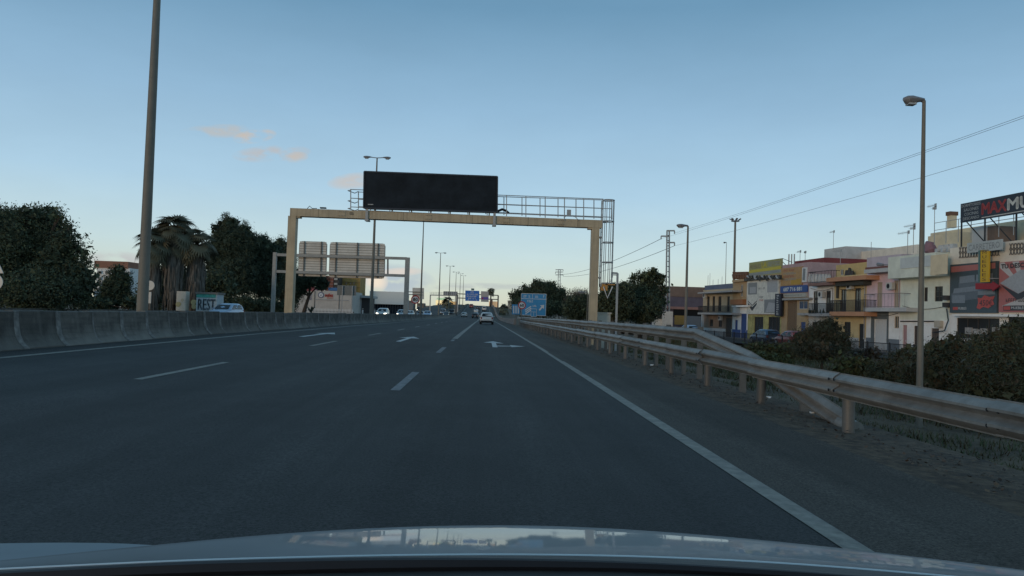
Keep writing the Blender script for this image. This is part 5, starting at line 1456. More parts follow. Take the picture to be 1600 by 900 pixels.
for dz in (0, .6): m1.bar(W(s0, z1 + dz, 1.5), W(s1, z1 + dz, 1.5), .04, .04)
for k in range(12): m1.bar(W(s0 + (s1 - s0) * k / 11, z1 - 1.2, 1.5), W(s0 + (s1 - s0) * k / 11, z1 + .6, 1.5), .04, .04)
rl = m1.build('roof_railing', M_STEELG, loc=tuple(W(s0, z1, 1.5))); tag(rl, 'thin roof railing running under the rooftop sign', 'railing')
# big pale building behind houses 5-7, its less lit left side coloured grey
hb = House('pale_building', 'large plain pale building rising behind the white and yellow houses', 'building', 1310, 1432, 390, M_CREAM2, depth=12, d=12, gz=0)
hb.build()
hb = House('pale_building', 'left side of the large plain pale building, its duller light put into a grey wall', 'building', 1286, 1320, 387.5, M_GREYW, depth=12, d=10, gz=0); hb.window(1303, 408, 1308, 414, M_DFRAME); hb.build()
# wall clutter: air conditioners, drain pipes and slack cables
def clutter(hh, kind, px, py, py2=None):
    if kind == 'ac':
        q = W(*FP(px, py, -.25), -.25); m1 = MB(); slab = FP(px, py, -.25); slab_box(m1, slab[0] - .42, slab[0] + .42, slab[1] - .3, slab[1] + .3, -.45, -.12)
        o = m1.build('air_conditioner', M_WFRAME, hh); m1 = MB(); m1.disc(W(slab[0] + .1, slab[1], -.456), .22, FU, UP, 14); m1.build('fan_grille', M_DARK, o)
    elif kind == 'pipe':
        s, z1 = FP(px, py, -.08); z0 = FP(px, py2, -.08)[1]; m1 = MB(); m1.tube([W(s, z0, -.08), W(s, z1, -.08)], .05, 6); m1.build('drain_pipe', M_GRAYP, hh)
    else:
        a, b_ = FP(px, py, -.06), FP(py2, py + .5, -.06); m1 = MB()
        m1.tube([W(a[0] + (b_[0] - a[0]) * k / 8, a[1] + (b_[1] - a[1]) * k / 8 - .25 * math.sin(math.pi * k / 8), -.06) for k in range(9)], .02, 5); m1.build('wall_cable', M_IRON, hh)
H_ = {o['label']: o for o in bpy.data.objects if o.name.startswith(('terraced_house', 'shop_house')) and 'label' in o}
def hh_(s): return next(o for l, o in H_.items() if l.startswith(s))
clutter(hh_('tan two'), 'ac', 1126, 497); clutter(hh_('tan two'), 'ac', 1102, 462); clutter(hh_('white house'), 'ac', 1284, 460); clutter(hh_('yellow house'), 'ac', 1329, 447); clutter(hh_('pink house'), 'ac', 1392, 447)
clutter(hh_('yellow house'), 'pipe', 1351.5, 440, 530); clutter(hh_('pink house'), 'pipe', 1404.8, 430, 480); clutter(hh_('white house'), 'pipe', 1301, 450, 489); clutter(hh_('narrow ochre'), 'pipe', 1167.6, 442, 476)
clutter(hh_('yellow house'), 'cable', 1307, 450, 1350); clutter(hh_('pink house'), 'cable', 1357, 489, 1403); clutter(hh_('white house'), 'cable', 1266, 450, 1300); clutter(hh_('pale green'), 'cable', 1410, 478, 1478)
# low roofs beyond house 1
hb = House('flat_roof_block', 'row of low dark blue and grey roof blocks with aerials behind the tan house', 'building', 1100, 1147, 444.5, plast('blue_grey_block', (.14, .17, .24)), depth=8, d=6, gz=2); hb.build()
# brown warehouse at the end of the street
WY = 135
t = thing('warehouse', 'brown and purple-grey warehouse closing the street beyond the tan house', 'building', (at(1065, 510, WY).x, WY, GZ))
def fbox(name, px0, px1, py0, py1, Y, dep, m, par, zb=None):
    a, b = at(px0, py1, Y), at(px1, py1, Y); z1 = at((px0 + px1) / 2, py0, Y).z; z0 = a.z if zb is None else zb
    m1 = MB(); m1.box(((a.x + b.x) / 2, Y + dep / 2, (z0 + z1) / 2), (b.x - a.x, dep, z1 - z0)); return m1.build(name, m, par)
fbox('upper_wall', 1033, 1112, 448, 462.5, WY, 10, M_BRICKW, t); fbox('wall', 1034, 1111, 462.6, 512, WY + .1, 9.8, M_PURPW, t, GZ - .3)
fbox('pink_lintel', 1040, 1100, 479.5, 482.5, WY - .25, .5, plast('pinkish_lintel', (.36, .2, .17)), t)
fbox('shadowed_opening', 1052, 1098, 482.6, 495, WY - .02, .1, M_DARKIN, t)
fbox('gate', 1072, 1100, 494, 515, WY - 8, .3, mat('blue_grey_gate', (.16, .2, .24), .7, var=.2), t, GZ - .2)
fbox('sign_panel', 1054, 1069, 493, 507, WY - 1.2, .2, mat('yellow_brown_sign', (.36, .22, .06), .7, var=.25), t)
t = thing('delivery_box', 'pale box truck body parked by the trees left of the lamp post', 'truck', (at(1044, 510, 98).x, 98, GZ))
fbox('box_body', 1036.5, 1051, 486.5, 509, 98, 3, mat('white_box_body', (.58, .57, .53), .6, var=.1, dirt=(.4, .38, .33)), t, GZ + .3); fbox('cab', 1024, 1036, 490, 509, 99, 2, mat('white_box_body', (0, 0, 0)), t, GZ + .3)
fbox('cab_window', 1027, 1034, 491, 498, 98.9, .15, M_GLASS, t)
for px in (1029, 1046):
    q = at(px, 511, 98); m1 = MB(); m1.tube([(q.x - .1, 97.8, GZ + .4), (q.x - .1, 98.2, GZ + .4)], .4, 12); m1.build('wheel', M_TYRE, t)
# aerials
def aerial(px, pyb, pyt, d, label, heads=((0, 1.0),), side=-1):
    s, z0 = FP(px, pyb, d); z1 = FP(px, pyt, d)[1]
    t = thing('television_aerial', label, 'aerial', tuple(W(s, z0, d)), group='television aerials on the roofs')
    m1 = MB(); m1.tube([W(s, z0 - .3, d), W(s, z1, d)], .028, 6); m1.build('mast', M_STEELG, t)
    for dz, ln in heads:
        m1 = MB(); q = W(s, z1 - dz, d); e = q + RTS * side * ln; m1.bar(q - RTS * side * .15, e, .03, .03)
        for k in range(7): c = q.lerp(e, .15 + k * .13); m1.bar(c - FN * .18 - UP * .03, c + FN * .18 + UP * .03, .015, .015); m1.bar(c - UP * .12, c + UP * .12, .015, .015)
        m1.box(q - RTS * side * .1, (.05, .3, .3)); m1.build('aerial_head', M_STEELG, t)
aerial(1418, 395, 363, 2, 'aerial with a long yagi arm, leftmost of the pair beside the lamp post', ((0, 1.4),))
aerial(1427, 390, 351, 2, 'taller aerial standing just left of the lamp post top', ((.05, 1.3), (.3, .5)))
aerial(1460, 358, 320, 5, 'aerial with an arm pointing left above the cream building', ((.05, 1.0), (.3, .3)))
aerial(1302, 390, 362, 10, 'slim mast with a small head on the left side of the large pale building', ((0, .9),))
aerial(1361, 400, 378, 8, 'bare thin mast above the mauve parapet', ())
aerial(1250, 405, 393, 5, 'small aerial above the dark red roof room', ((0, .8),))
aerial(1258, 405, 394, 5, 'T-shaped short aerial right above the dark red roof room', ((0, .3),))
aerial(1313, 412, 392, 4, 'angled pipe aerial before the large pale building', ((0, 1.4),))
for px, py, lbr in ((1106, 430, 'thin bare roof rod, leftmost on the low blue-grey roof block'), (1109, 427, 'tallest thin roof rod, second from left on the low blue-grey roof block'), (1114, 437, 'short thin roof rod, middle of five on the low blue-grey roof block'), (1122, 436, 'short thin roof rod, fourth from left on the low blue-grey roof block'), (1128, 432, 'thin roof rod nearest the ochre house on the low blue-grey roof block')):
    aerial(px, 446, py, 7, lbr, ())

# ------------------------------------------------------------------ street, pavement, fence and parked cars in front of the houses
def street_strip(name, d0, d1, z, m):
    mb = MB()
    for k in range(8):
        a, b = -24 + k * 14, -24 + (k + 1) * 14
        mb.face([W(b, z, d0), W(a, z, d0), W(a, z, d1), W(b, z, d1)])
    o = mb.build(name, m); o['kind'] = 'structure'; return o
mbp = MB(); slab_box(mbp, -24, 88, -1.3, -.93, -1.5, -.01); pv = mbp.build('pavement', M_PAVE); pv['kind'] = 'structure'
street_strip('frontage_street', -8.5, -1.5, -1.04, M_STREET)
def parked(px, d, pm, label):
    s, _ = FP(px, 520, d); p = W(s, -1.03, d)
    car(p.x, p.y, math.atan2(-FU.x, FU.y), pm, label, z=-1.03)
parked(1195, -5.2, P_BLUE, 'blue car parked on the frontage street behind the mesh fence')
parked(1236, -5.4, P_RED, 'red car parked on the frontage street behind the mesh fence')
parked(1075, -5.0, P_ICE, 'pale blue car parked near the warehouse gate')
DF = -9.6
fn = thing('street_fence', 'dark vertical-bar metal fence along the frontage street before the pink house', 'fence', tuple(W(0, -1.1, DF)))
s_hi, s_lo = FP(1050, 515, DF)[0], FP(1470, 540, DF)[0]
n = int((s_hi - s_lo) / 2.5)
for k in range(n):
    a = s_lo + k * 2.5; m1 = MB()
    m1.bar(W(a, .02, DF), W(a + 2.5, .02, DF), .04, .05); m1.bar(W(a, -.95, DF), W(a + 2.5, -.95, DF), .04, .05)
    for j in range(1, 19): m1.bar(W(a + j * 2.5 / 19, -.93, DF), W(a + j * 2.5 / 19, 0, DF), .022, .022)
    m1.build('fence_panel', M_IRON, fn)
    m1 = MB(); m1.bar(W(a, -1.3, DF), W(a, .10, DF), .07, .07); m1.build('fence_post', M_IRON, fn)

# ------------------------------------------------------------------ left side: buildings beyond the opposite carriageway
LG = -.1
def lthing(name, label, cat, px, Y, z=LG, group=None): return thing(name, label, cat, (at(px, 485, Y).x, Y, z), group=group)
M_SHOPW = plast('cream_wall_shop', (.50, .47, .43), dirt=(.36, .33, .3), grime=.25); M_BRICKR = plast('red_brick_render', (.26, .10, .07)); M_OCH2 = plast('ochre_block', (.40, .25, .08))
M_NEON = mat('sign_red_letters', (.45, .07, .05), .5, var=.05)
Y0 = 172
t = lthing('shop_building', 'low cream shop wall with red lettering and a round emblem behind the far gantry', 'shop', 505, Y0)
fbox('wall', 455, 549, 454, 492, Y0, 14, M_SHOPW, t, LG - .3); fbox('red_band', 455, 491, 447.5, 453.8, Y0 - .1, 10, plast('pink_red_band', (.42, .14, .15)), t)
fbox('blue_band', 513, 527, 449.5, 453.8, Y0 + 1, 6, mat('blue_fascia', (.04, .14, .32), .6, var=.1), t)
for px in (490.6, 529): fbox('drain_pipe', px - .5, px + .5, 455, 490, Y0 - .12, .1, M_POST, t, LG)
fbox('string_course', 492, 545, 468, 468.7, Y0 - .1, .09, M_GRAYP, t)
c = at(501.5, 461, Y0 - .1); r = 4.6 * Y0 / FPX
m1 = MB(); m1.disc(c, r, RT, UP, 24, 0, r * .72); em = m1.build('emblem_ring', mat('emblem_blue_grey', (.10, .11, .2), .6), t)
m1 = MB(); m1.disc(c + Vector((0, -.02, 0)), r * .72, RT, UP, 24); m1.build('emblem_disc', M_SWHITE, em)
m1 = MB(); o_ = c + Vector((0, -.04, 0)); m1.face([o_ + RT * -.3 * r + UP * .2 * r, o_ + UP * -.5 * r, o_ + RT * .45 * r + UP * .55 * r, o_ + RT * .05 * r + UP * -.1 * r]); m1.build('emblem_mark', MATS['emblem_blue_grey'], em)
p = at(508, 463.5, Y0 - .1); text('nuñez', p, RT, UP, 12 * Y0 / FPX, 5.0 * Y0 / FPX, M_NEON, t, bold=.05)
scribble(at(511, 466.5, Y0 - .1), RT, UP, 10 * Y0 / FPX, .25, M_NEON, t, 9, seed=80)
scribble(at(480, 468, Y0 - .1), RT, UP, 6.5 * Y0 / FPX, 1.2, mat('emblem_blue_grey', (0, 0, 0)), t, 4, seed=81)
t = lthing('reddish_building', 'reddish brick block with two rows of dark lit windows behind the shop wall', 'building', 516, 195)
fbox('wall', 508, 520.4, 431, 453, 195, 8, M_BRICKR, t, LG); fbox('window_wall', 520.5, 529, 431, 453, 195.2, 8, mat('dark_facade', (.05, .045, .045), .6, var=.2), t, LG)
for yy in (436, 443.5): fbox('window', 522, 527, yy - 1.4, yy + 1.4, 194.8, .3, mat('pale_window', (.4, .38, .34), .4, var=.2), t)
for yy in (434.5, 439, 444, 449): fbox('floor_band', 508, 520.4, yy, yy + .5, 194.7, .25, plast('pinkish_band', (.36, .22, .2)), t)
t = lthing('ochre_building', 'ochre flat-roofed block behind the ribbed sign backs', 'building', 547, 200)
fbox('wall', 529.5, 562, 432, 462, 200, 9, M_OCH2, t, LG)
for k in range(3): fbox('floor_band', 529.5, 562, 440 + k * 8, 440.6 + k * 8, 199.8, .15, plast('dull_ochre', (.3, .2, .08)), t)
for px in (541, 548, 553): fbox('window', px - 1, px + 1, 441.5, 444.5, 199.7, .2, M_PANE, t)
t = lthing('direction_sign', 'plain grey back of a road sign on two posts in front of the ochre block', 'road sign', 541, 140)
fbox('sign_plate', 526.5, 556, 446, 461, 140, .12, mat('dark_sign_back', (.17, .185, .18), .6, var=.1), t)
for px in (533.5, 549): fbox('post', px - .7, px + .7, 446.5, 488, 139.7, .2, M_STEELG, t, LG)
t = lthing('grey_building', 'grey flat building with a white notice beside the lamp post', 'building', 565, 185)
fbox('wall', 549.5, 563.6, 463, 492, 184, 9, M_GREYW, t, LG); fbox('dark_bay', 563.7, 577, 465.5, 492, 184.5, 8, mat('dark_facade', (0, 0, 0)), t, LG); fbox('flat_roof', 548, 580, 461.5, 464.8, 183, 11, M_STEELG, t)
fbox('notice', 551.5, 557.5, 467, 480, 183.8, .12, M_SWHITE, t)
t = lthing('glazed_showroom', 'dark glazed showroom under a long blank pale fascia right of the lamp post', 'building', 604, 205)
fbox('fascia', 577, 634.5, 455.5, 474.5, 204, 2.5, mat('blank_pale_fascia', (.85, .84, .78), .8, var=.05), t); fbox('roof_body', 578, 633, 458, 492, 207, 9, M_STEELG, t, LG)
for k in range(14):
    px = 578 + k * 3.95; fbox('glass_panel', px, px + 3.6, 474.6, 491, 206, .2, mat('dark_blue_glass', (.02, .03, .05), .2, var=.2, nscale=.3), t, LG)
for k, px in enumerate((566.5, 585.2)):
    t = lthing('bollard', ('white marker post left of the lamp post foot', 'white marker post between the lamp post and the first oncoming car')[k], 'marker post', px, 120)
    q = at(px, 492, 120); m1 = MB(); m1.tube([(q.x, 120, -.2), (q.x, 120, 1.2)], .1, 8); m1.build('post', M_SWHITE, t); m1 = MB(); m1.tube([(q.x, 120, 1.0), (q.x, 120, 1.12)], .103, 8); m1.build('reflector_band', M_DARK, t)
# graffiti walls under the palms
Yg = 78
t = lthing('wall_pillar', 'cream wall pillar with yellowish graffiti left of the graffiti box', 'wall', 282, Yg)
pl = fbox('pillar', 275, 289.5, 455, 482, Yg, 1.0, plast('cream_pillar', (.66, .60, .5)), t, LG - .1)
def spray(name, px0, px1, py0, py1, Y, m, par, seed):
    rr = random.Random(seed); m1 = MB()
    for k in range(5):
        x, y = rr.uniform(px0, px1), rr.uniform(py0, py1); c = at(x, y, Y); m1.disc(c + Vector((0, -.002 * k, 0)), rr.uniform(.12, .3), RT, UP, 9, 0, rr.choice((0, .08)))
    return m1.build(name, m, par)
spray('graffiti', 277, 287, 468, 477, Yg - .02, mat('graffiti_yellow', (.50, .42, .22), .8, var=.2), pl, 1); spray('graffiti', 277, 287, 464, 478, Yg - .04, M_DARK, pl, 2) if False else None
t = lthing('graffiti_box', 'small flat-roofed box covered with green and white graffiti', 'kiosk', 321, Yg)
bx = fbox('box_wall', 306, 338, 459, 487, Yg, 2.0, mat('graffiti_base', (.50, .56, .58), .8, var=.15), t, LG - .1); fbox('box_roof', 305.5, 340, 456.5, 459, Yg - .1, 2.3, plast('brown_roof_edge', (.22, .2, .18)), t)
fbox('green_graffiti', 307, 337, 459.6, 464.5, Yg - .03, .02, mat('graffiti_green', (.08, .38, .32), .8, var=.35, nscale=4), bx)
text('REST', at(309, 484, Yg - .05), RT, UP, 26 * Yg / FPX, 17 * Yg / FPX, mat('graffiti_white', (.20, .24, .28), .8, var=.1), bx, 'graffiti_lettering', bold=.03)
spray('graffiti', 300, 305, 470, 482, Yg + .3, mat('graffiti_yellow', (0, 0, 0)), bx, 5)
# brick-topped building far left
t = lthing('apartment_block', 'distant white apartment block with a brick-red top floor between the dark trees', 'building', 176, 150)
fbox('upper_floor', 147, 200, 408, 418, 150, 12, plast('brick_red_floor', (.30, .15, .10)), t); fbox('wall', 148, 199.5, 418.1, 486, 150.2, 11, M_WHP, t, LG)
for k in range(4):
    for j in range(5):
        px, py = 153 + k * 11, 423 + j * 9.5; f_ = fbox('window', px, px + 5, py, py + 5, 150.0, .25, M_WFRAME, t); fbox('pane', px + .5, px + 4.5, py + .6, py + 4.4, 149.93, .1, M_PANE, f_)
for j in range(4): fbox('balcony', 187, 203.5, 425 + j * 10, 427 + j * 10, 148.8, 1.4, M_GRAYP, t)
fbox('blue_panel', 146, 158, 455, 476, 149.8, .2, mat('pale_blue_panel', (.22, .36, .5), .6, var=.1), t)
# palings and small walls along the far verge
t = lthing('low_fence', 'low fence of pale palings before the cream shop wall', 'fence', 520, 160)
m1 = MB()
for k in range(34): q = at(478 + k * 2.2, 486, 160); m1.box((q.x, 160, .4), (.14, .05, 1.1))
m1.build('palings', M_SWHITE, t)['kind'] = 'stuff'
fbox('rail', 477, 553, 486, 486.6, 160.1, .06, M_POST, t)
# store far ahead with a green sign, its walls brightened by added emission
Yf = 560
M_GLOWW = mat('glowing_cream_wall', (.85, .68, .36), .8, var=.12, nscale=.1, emit=.75)
t = lthing('distant_store', 'far cream store with emissive walls and a green roof sign beyond the thin gantry', 'building', 692, Yf, 2)
fbox('glow_wall', 680.5, 704, 469.2, 482, Yf, 20, M_GLOWW, t, 0); fbox('glow_wing', 704.2, 712, 471, 482, Yf + 3, 18, mat('glowing_ochre_wall', (.7, .45, .2), .8, var=.1, emit=.4), t, 0)
for k, px in enumerate((683.5, 687, 690, 694, 699)): fbox('doorway', px, px + 1.8, 474, 478, Yf - .5, .6, mat('brown_doorway', (.18, .10, .05), .8), t)
scribble(at(682.5, 468.6, Yf), RT, UP, 13 * Yf / FPX, 3.2 * Yf / FPX, mat('green_sign_letters', (.03, .40, .10), .5, emit=.5), t, 6, seed=90)
t = lthing('distant_building', 'far orange building with an emissive wall right of the blue overhead sign', 'building', 769, Yf, 4)
fbox('wall', 764, 778.5, 471, 479, Yf, 15, mat('glowing_orange_far_wall', (.75, .48, .26), .8, var=.15, nscale=.1, emit=.35), t, 1); fbox('tower', 766.5, 769.5, 468, 479, Yf - 3, 6, plast('brown_far_wall', (.22, .15, .12)), t, 1)  # orange wall glows by emission in place of light falling on it
far = random.Random(12)
M_FARW = [plast('far_wall_grey', (.20, .21, .22)), plast('far_wall_brown', (.20, .16, .13)), plast('far_wall_cream', (.36, .33, .28)), plast('far_wall_green', (.18, .26, .17))]
fl = ['far grey block low on the skyline', 'far brown block low on the skyline', 'far cream block low on the skyline', 'far greenish block low on the skyline']
for k, (px0, px1, py, Y, mi, lb) in enumerate(((636, 645, 470, 330, 0, 'small grey block between the gantry column and the 80 sign'), (651, 662, 474, 420, 1, 'brown low block behind the 80 sign'), (660, 673, 478, 480, 2, 'cream low block left of the thin far gantry'), (672, 681, 481, 500, 1, 'low brown block left of the far cream store'),
        (712, 722, 476, 620, 1, 'brown far block between the far cream store and the blue sign'), (721, 733, 478, 640, 3, 'greenish far block under the left half of the blue sign'), (733, 741, 477, 640, 2, 'cream far block under the middle of the blue sign'), (741, 757, 478, 650, 3, 'greenish far block under the right half of the blue sign'), (785, 796, 478, 420, 0, 'grey far block beside the right gantry leg'), (794, 801, 470, 380, 2, 'pale far block left of the round trees'), (470, 484, 478, 230, 2, 'pale low block seen under the leaning pine'))):
    t = lthing('distant_building', lb, 'building', (px0 + px1) / 2, Y, 0)
    fbox('wall', px0, px1, py, 488, Y, 12, M_FARW[mi], t, -1)
    for j in range(int((px1 - px0) / 3)): fbox('window', px0 + 1 + j * 3, px0 + 2.4 + j * 3, py + 1.2, py + 2.6, Y - .2, .3, M_PANE, t)
    fbox('roof_edge', px0 - .2, px1 + .2, py - .5, py, Y - .3, 12.4, M_GRAYP, t)

# ------------------------------------------------------------------ vegetation
M_BARK = mat('bark', (.075, .058, .045), .95, var=.4, nscale=6, stretch=(1, 1, .25), bump=.5, bscale=20)
def leafm(name, c): 
    m = mat(name, c, .75, var=.45, nscale=1.7, spec=.25)
    return m
FOL_D = [leafm('dark_foliage', (0.063, 0.081, 0.050)), leafm('mid_foliage', (0.092, 0.115, 0.063)), leafm('deep_foliage', (0.048, 0.062, 0.039))]  # three leaf tones, spread at random over the clumps
FOL_P = [leafm('pine_needles_dark', (0.053, 0.073, 0.048)), leafm('pine_needles', (0.078, 0.101, 0.062)), leafm('pine_needles_deep', (0.039, 0.056, 0.039))]
FOL_O = [leafm('oleander_dark', (.046, .058, .036)), leafm('oleander_leaf', (.072, .082, .046)), leafm('oleander_brown', (.085, .068, .044))]
FOL_R = [leafm('twig_red_brown', (.12, .07, .06)), leafm('twig_grey', (.09, .08, .07)), leafm('dry_olive', (.06, .06, .035))]
FOL_G = [leafm('bank_green', (.075, .095, .040)), leafm('bank_olive', (.105, .092, .045)), leafm('bank_straw', (.15, .115, .065))]

def leaves(name, lobes, n, size, mats, parent=None, clump=.5, per=22, flat=.0, aspect=.45, seed=1, up=0.0, kind=None):
    """crown of many small leaf faces, gathered in clumps inside ellipsoid lobes"""
    g = np.random.default_rng(seed)
    L_ = np.array(lobes, dtype=float)
    vol = L_[:, 3] * L_[:, 4] * L_[:, 5]
    nc = max(8, n // per)
    idx = g.choice(len(L_), nc, p=vol ** .8 / (vol ** .8).sum())
    d = g.normal(size=(nc, 3)); d /= np.linalg.norm(d, axis=1)[:, None]
    rad = g.uniform(.25, 1.05, nc) ** .5
    C_ = L_[idx, :3] + d * rad[:, None] * L_[idx, 3:6]
    mi_c = g.choice(len(mats), nc, p=[.45, .33, .22][:len(mats)] if len(mats) == 3 else None)
    k = g.integers(0, nc, n)
    P = C_[k] + g.normal(size=(n, 3)) * clump * np.array([1, 1, .75])
    a = g.normal(size=(n, 3)); a[:, 2] = a[:, 2] * (1 - flat) + up; a /= np.linalg.norm(a, axis=1)[:, None]
    b = g.normal(size=(n, 3)); b -= a * (a * b).sum(1)[:, None]; b /= np.linalg.norm(b, axis=1)[:, None]
    s = size * g.uniform(.55, 1.45, n)[:, None]
    V = np.stack([P - a * s * .5, P + b * s * aspect * .5, P + a * s * .5, P - b * s * aspect * .5], 1).reshape(-1, 3)
    o0 = np.zeros(3)
    if parent is not None:
        r = parent
        while r.parent is not None: r = r.parent
        o0 = np.array(ORG[r.name])
    V = V - o0
    me = bpy.data.meshes.new(name)
    me.vertices.add(4 * n); me.vertices.foreach_set('co', V.astype(np.float32).ravel())
    me.loops.add(4 * n); me.loops.foreach_set('vertex_index', np.arange(4 * n, dtype=np.int32))
    me.polygons.add(n); me.polygons.foreach_set('loop_start', np.arange(0, 4 * n, 4, dtype=np.int32))
    for m in mats: me.materials.append(m)
    mi = mi_c[k].copy(); fl = g.random(n) < .2; mi[fl] = g.integers(0, len(mats), fl.sum())
    me.polygons.foreach_set('material_index', mi.astype(np.int32))
    me.update(calc_edges=True)
    o = bpy.data.objects.new(name, me); COL.objects.link(o)
    if parent is not None: o.parent = parent
    if kind: o['kind'] = kind
    return o

def trunk_to(m1, base, lobes, r, seed, lean=(0, 0)):
    rr = random.Random(seed)
    b = Vector(base); top = max(lobes, key=lambda q: q[2])
    fork = b + Vector((lean[0], lean[1], max(.6, (min(q[2] for q in lobes) - b.z) * .75)))
    m1.tube([b - Vector((0, 0, .3)), b.lerp(fork, .5) + Vector((rr.uniform(-.1, .1), 0, 0)), fork], [r * 1.25, r, r * .8], 9)
    for q in lobes:
        c = Vector(q[:3]); mid = fork.lerp(c, .5) + Vector((rr.uniform(-.3, .3), rr.uniform(-.3, .3), rr.uniform(-.1, .3)))
        m1.tube([fork, mid, c], [r * .6, r * .35, r * .1], 6)
        for k in range(3):
            e = c + Vector((rr.uniform(-1, 1) * q[3], rr.uniform(-1, 1) * q[4], rr.uniform(-.3, .9) * q[5])) * .85
            m1.tube([mid.lerp(c, .6), e], [r * .22, r * .04], 5)

def tree(name, label, cat, Y, blobs, n, size, mats, base_px=None, gz=LG, seed=1, clump=.45, r=.25, group=None, dep=1.0, aspect=.45, lean=(0, 0)):
    """blobs: (px, py, half width px, half height px, depth offset)"""
    lobes = []
    for px, py, hw, hh, dy in blobs:
        c = at(px, py, Y + dy); k = (Y + dy) / FPX
        lobes.append((c.x, c.y, c.z, hw * k, hw * k * dep, hh * k))
    bx = at(base_px, 488, Y).x if base_px is not None else float(np.mean([q[0] for q in lobes]))
    t = thing(name, label, cat, (bx, Y, gz), group=group)
    m1 = MB(); trunk_to(m1, (bx, Y, gz), lobes, r, seed, lean); m1.build('trunk', M_BARK, t, smooth=True)
    leaves('crown', lobes, n, size, mats, t, clump=clump, seed=seed, aspect=aspect)
    if aspect > .1:
        kk = .66 if size > .12 else .5
        inner = [(a, b, c, d * kk, e * kk, f * kk) for a, b, c, d, e, f in lobes]
        leaves('inner_foliage', inner, n // 4, size * 2.1, mats, t, clump=clump, seed=seed + 100, aspect=.7)
    return t
# left: big dark tree
tree('broadleaf_tree', 'large dark round tree filling the left edge behind the barrier', 'tree', 52,
     [(-70, 425, 86, 90, 3), (10, 405, 68, 78, 0), (60, 372, 42, 46, 1), (18, 348, 26, 24, 2), (88, 425, 44, 58, 0), (72, 346, 26, 24, 2), (102, 375, 16, 30, 0), (126, 440, 24, 42, -1), (60, 455, 60, 34, -3), (-30, 352, 36, 30, 0), (126, 392, 13, 22, 0), (112, 350, 6, 8, 0), (44, 334, 9, 10, 0), (-2, 335, 12, 14, 0), (92, 336, 8, 10, 0)],
     120000, .15, FOL_D, 40, seed=3, clump=.26, r=.35)
tree('broadleaf_tree', 'small dark tree in front of the brick-topped apartment block', 'tree', 72, [(180, 452, 19, 24, 0), (190, 440, 12, 18, 0), (172, 466, 16, 18, 0), (196, 466, 10, 16, 0), (182, 425, 9, 10, 0)], 14000, .16, FOL_D, 183, seed=4, clump=.25, r=.14)
tree('shrub', 'low dark shrub at the foot of the small tree beside the lamp post', 'shrub', 70, [(208, 474, 12, 9, 0), (160, 478, 14, 7, 0), (140, 476, 20, 10, 0)], 4000, .2, FOL_D, 200, seed=5, clump=.2, r=.06)
tree('broadleaf_tree', 'dark undergrowth tree mass between the palms and the graffiti box', 'tree', 92, [(240, 460, 24, 26, 0), (300, 455, 30, 32, 3), (340, 450, 24, 34, 2), (270, 440, 30, 30, 4)], 12000, .3, FOL_D, 300, seed=6, clump=.4)
# pines
Yp = 113
tree('pine_tree', 'tallest dark pine right of the palms with a pointed uneven top', 'tree', Yp, [(356, 355, 16, 20, 0), (370, 380, 34, 30, 0), (350, 385, 26, 34, 1), (340, 415, 26, 40, 0), (372, 430, 34, 42, -1), (340, 362, 6, 12, 0), (383, 358, 6, 13, 0), (352, 340, 5, 9, 0), (364, 346, 5, 9, 0)], 42000, .30, FOL_P, 360, seed=7, clump=.3, aspect=.22)
tree('pine_tree', 'middle dark pine between the tallest pine and the gantry column', 'tree', Yp + 3, [(405, 385, 22, 20, 0), (400, 415, 30, 38, 0), (415, 440, 28, 36, 0), (425, 400, 18, 24, 1), (388, 378, 8, 12, 0)], 32000, .30, FOL_P, 405, seed=8, clump=.3, aspect=.22)
tree('pine_tree', 'dark pine just left of the gantry column, lower than its neighbours', 'tree', Yp + 26, [(440, 385, 14, 16, 0), (445, 410, 20, 26, 0), (438, 440, 24, 36, 0), (452, 460, 20, 24, 0)], 26000, .30, FOL_P, 440, seed=9, clump=.3, aspect=.22)
tree('pine_tree', 'leaning pine with a flat dark canopy under the ribbed sign backs', 'tree', 125, [(470, 440, 22, 14, 0), (492, 436, 20, 12, 0), (478, 428, 22, 10, 1), (505, 446, 8, 7, 0), (462, 452, 16, 12, 0)], 20000, .28, FOL_P, 473, seed=10, clump=.32, aspect=.22, r=.28, lean=(.9, 0))
# agave
t = lthing('agave', 'spiky agave plant on the far verge below the leaning pine', 'plant', 486, 118)
q = at(486, 489, 118)
for k in range(15):
    rr = random.Random(k); a = rr.uniform(0, 6.28); e = rr.uniform(.5, 1.2); ln = rr.uniform(1.1, 1.6)
    d = Vector((math.cos(a) * math.cos(e), math.sin(a) * math.cos(e), math.sin(e))); s = d.cross(Vector((0, 0, 1))).normalized() * .13
    m1 = MB(); m = q + d * ln * .5 + Vector((0, 0, .05)); tp = q + d * ln - Vector((0, 0, .12)); m1.face([q - s * .7, q + s * .7, m + s, m - s]); m1.face([m - s, m + s, tp]); m1.build('leaf', leafm('agave_leaf', (.06, .08, .06)), t)
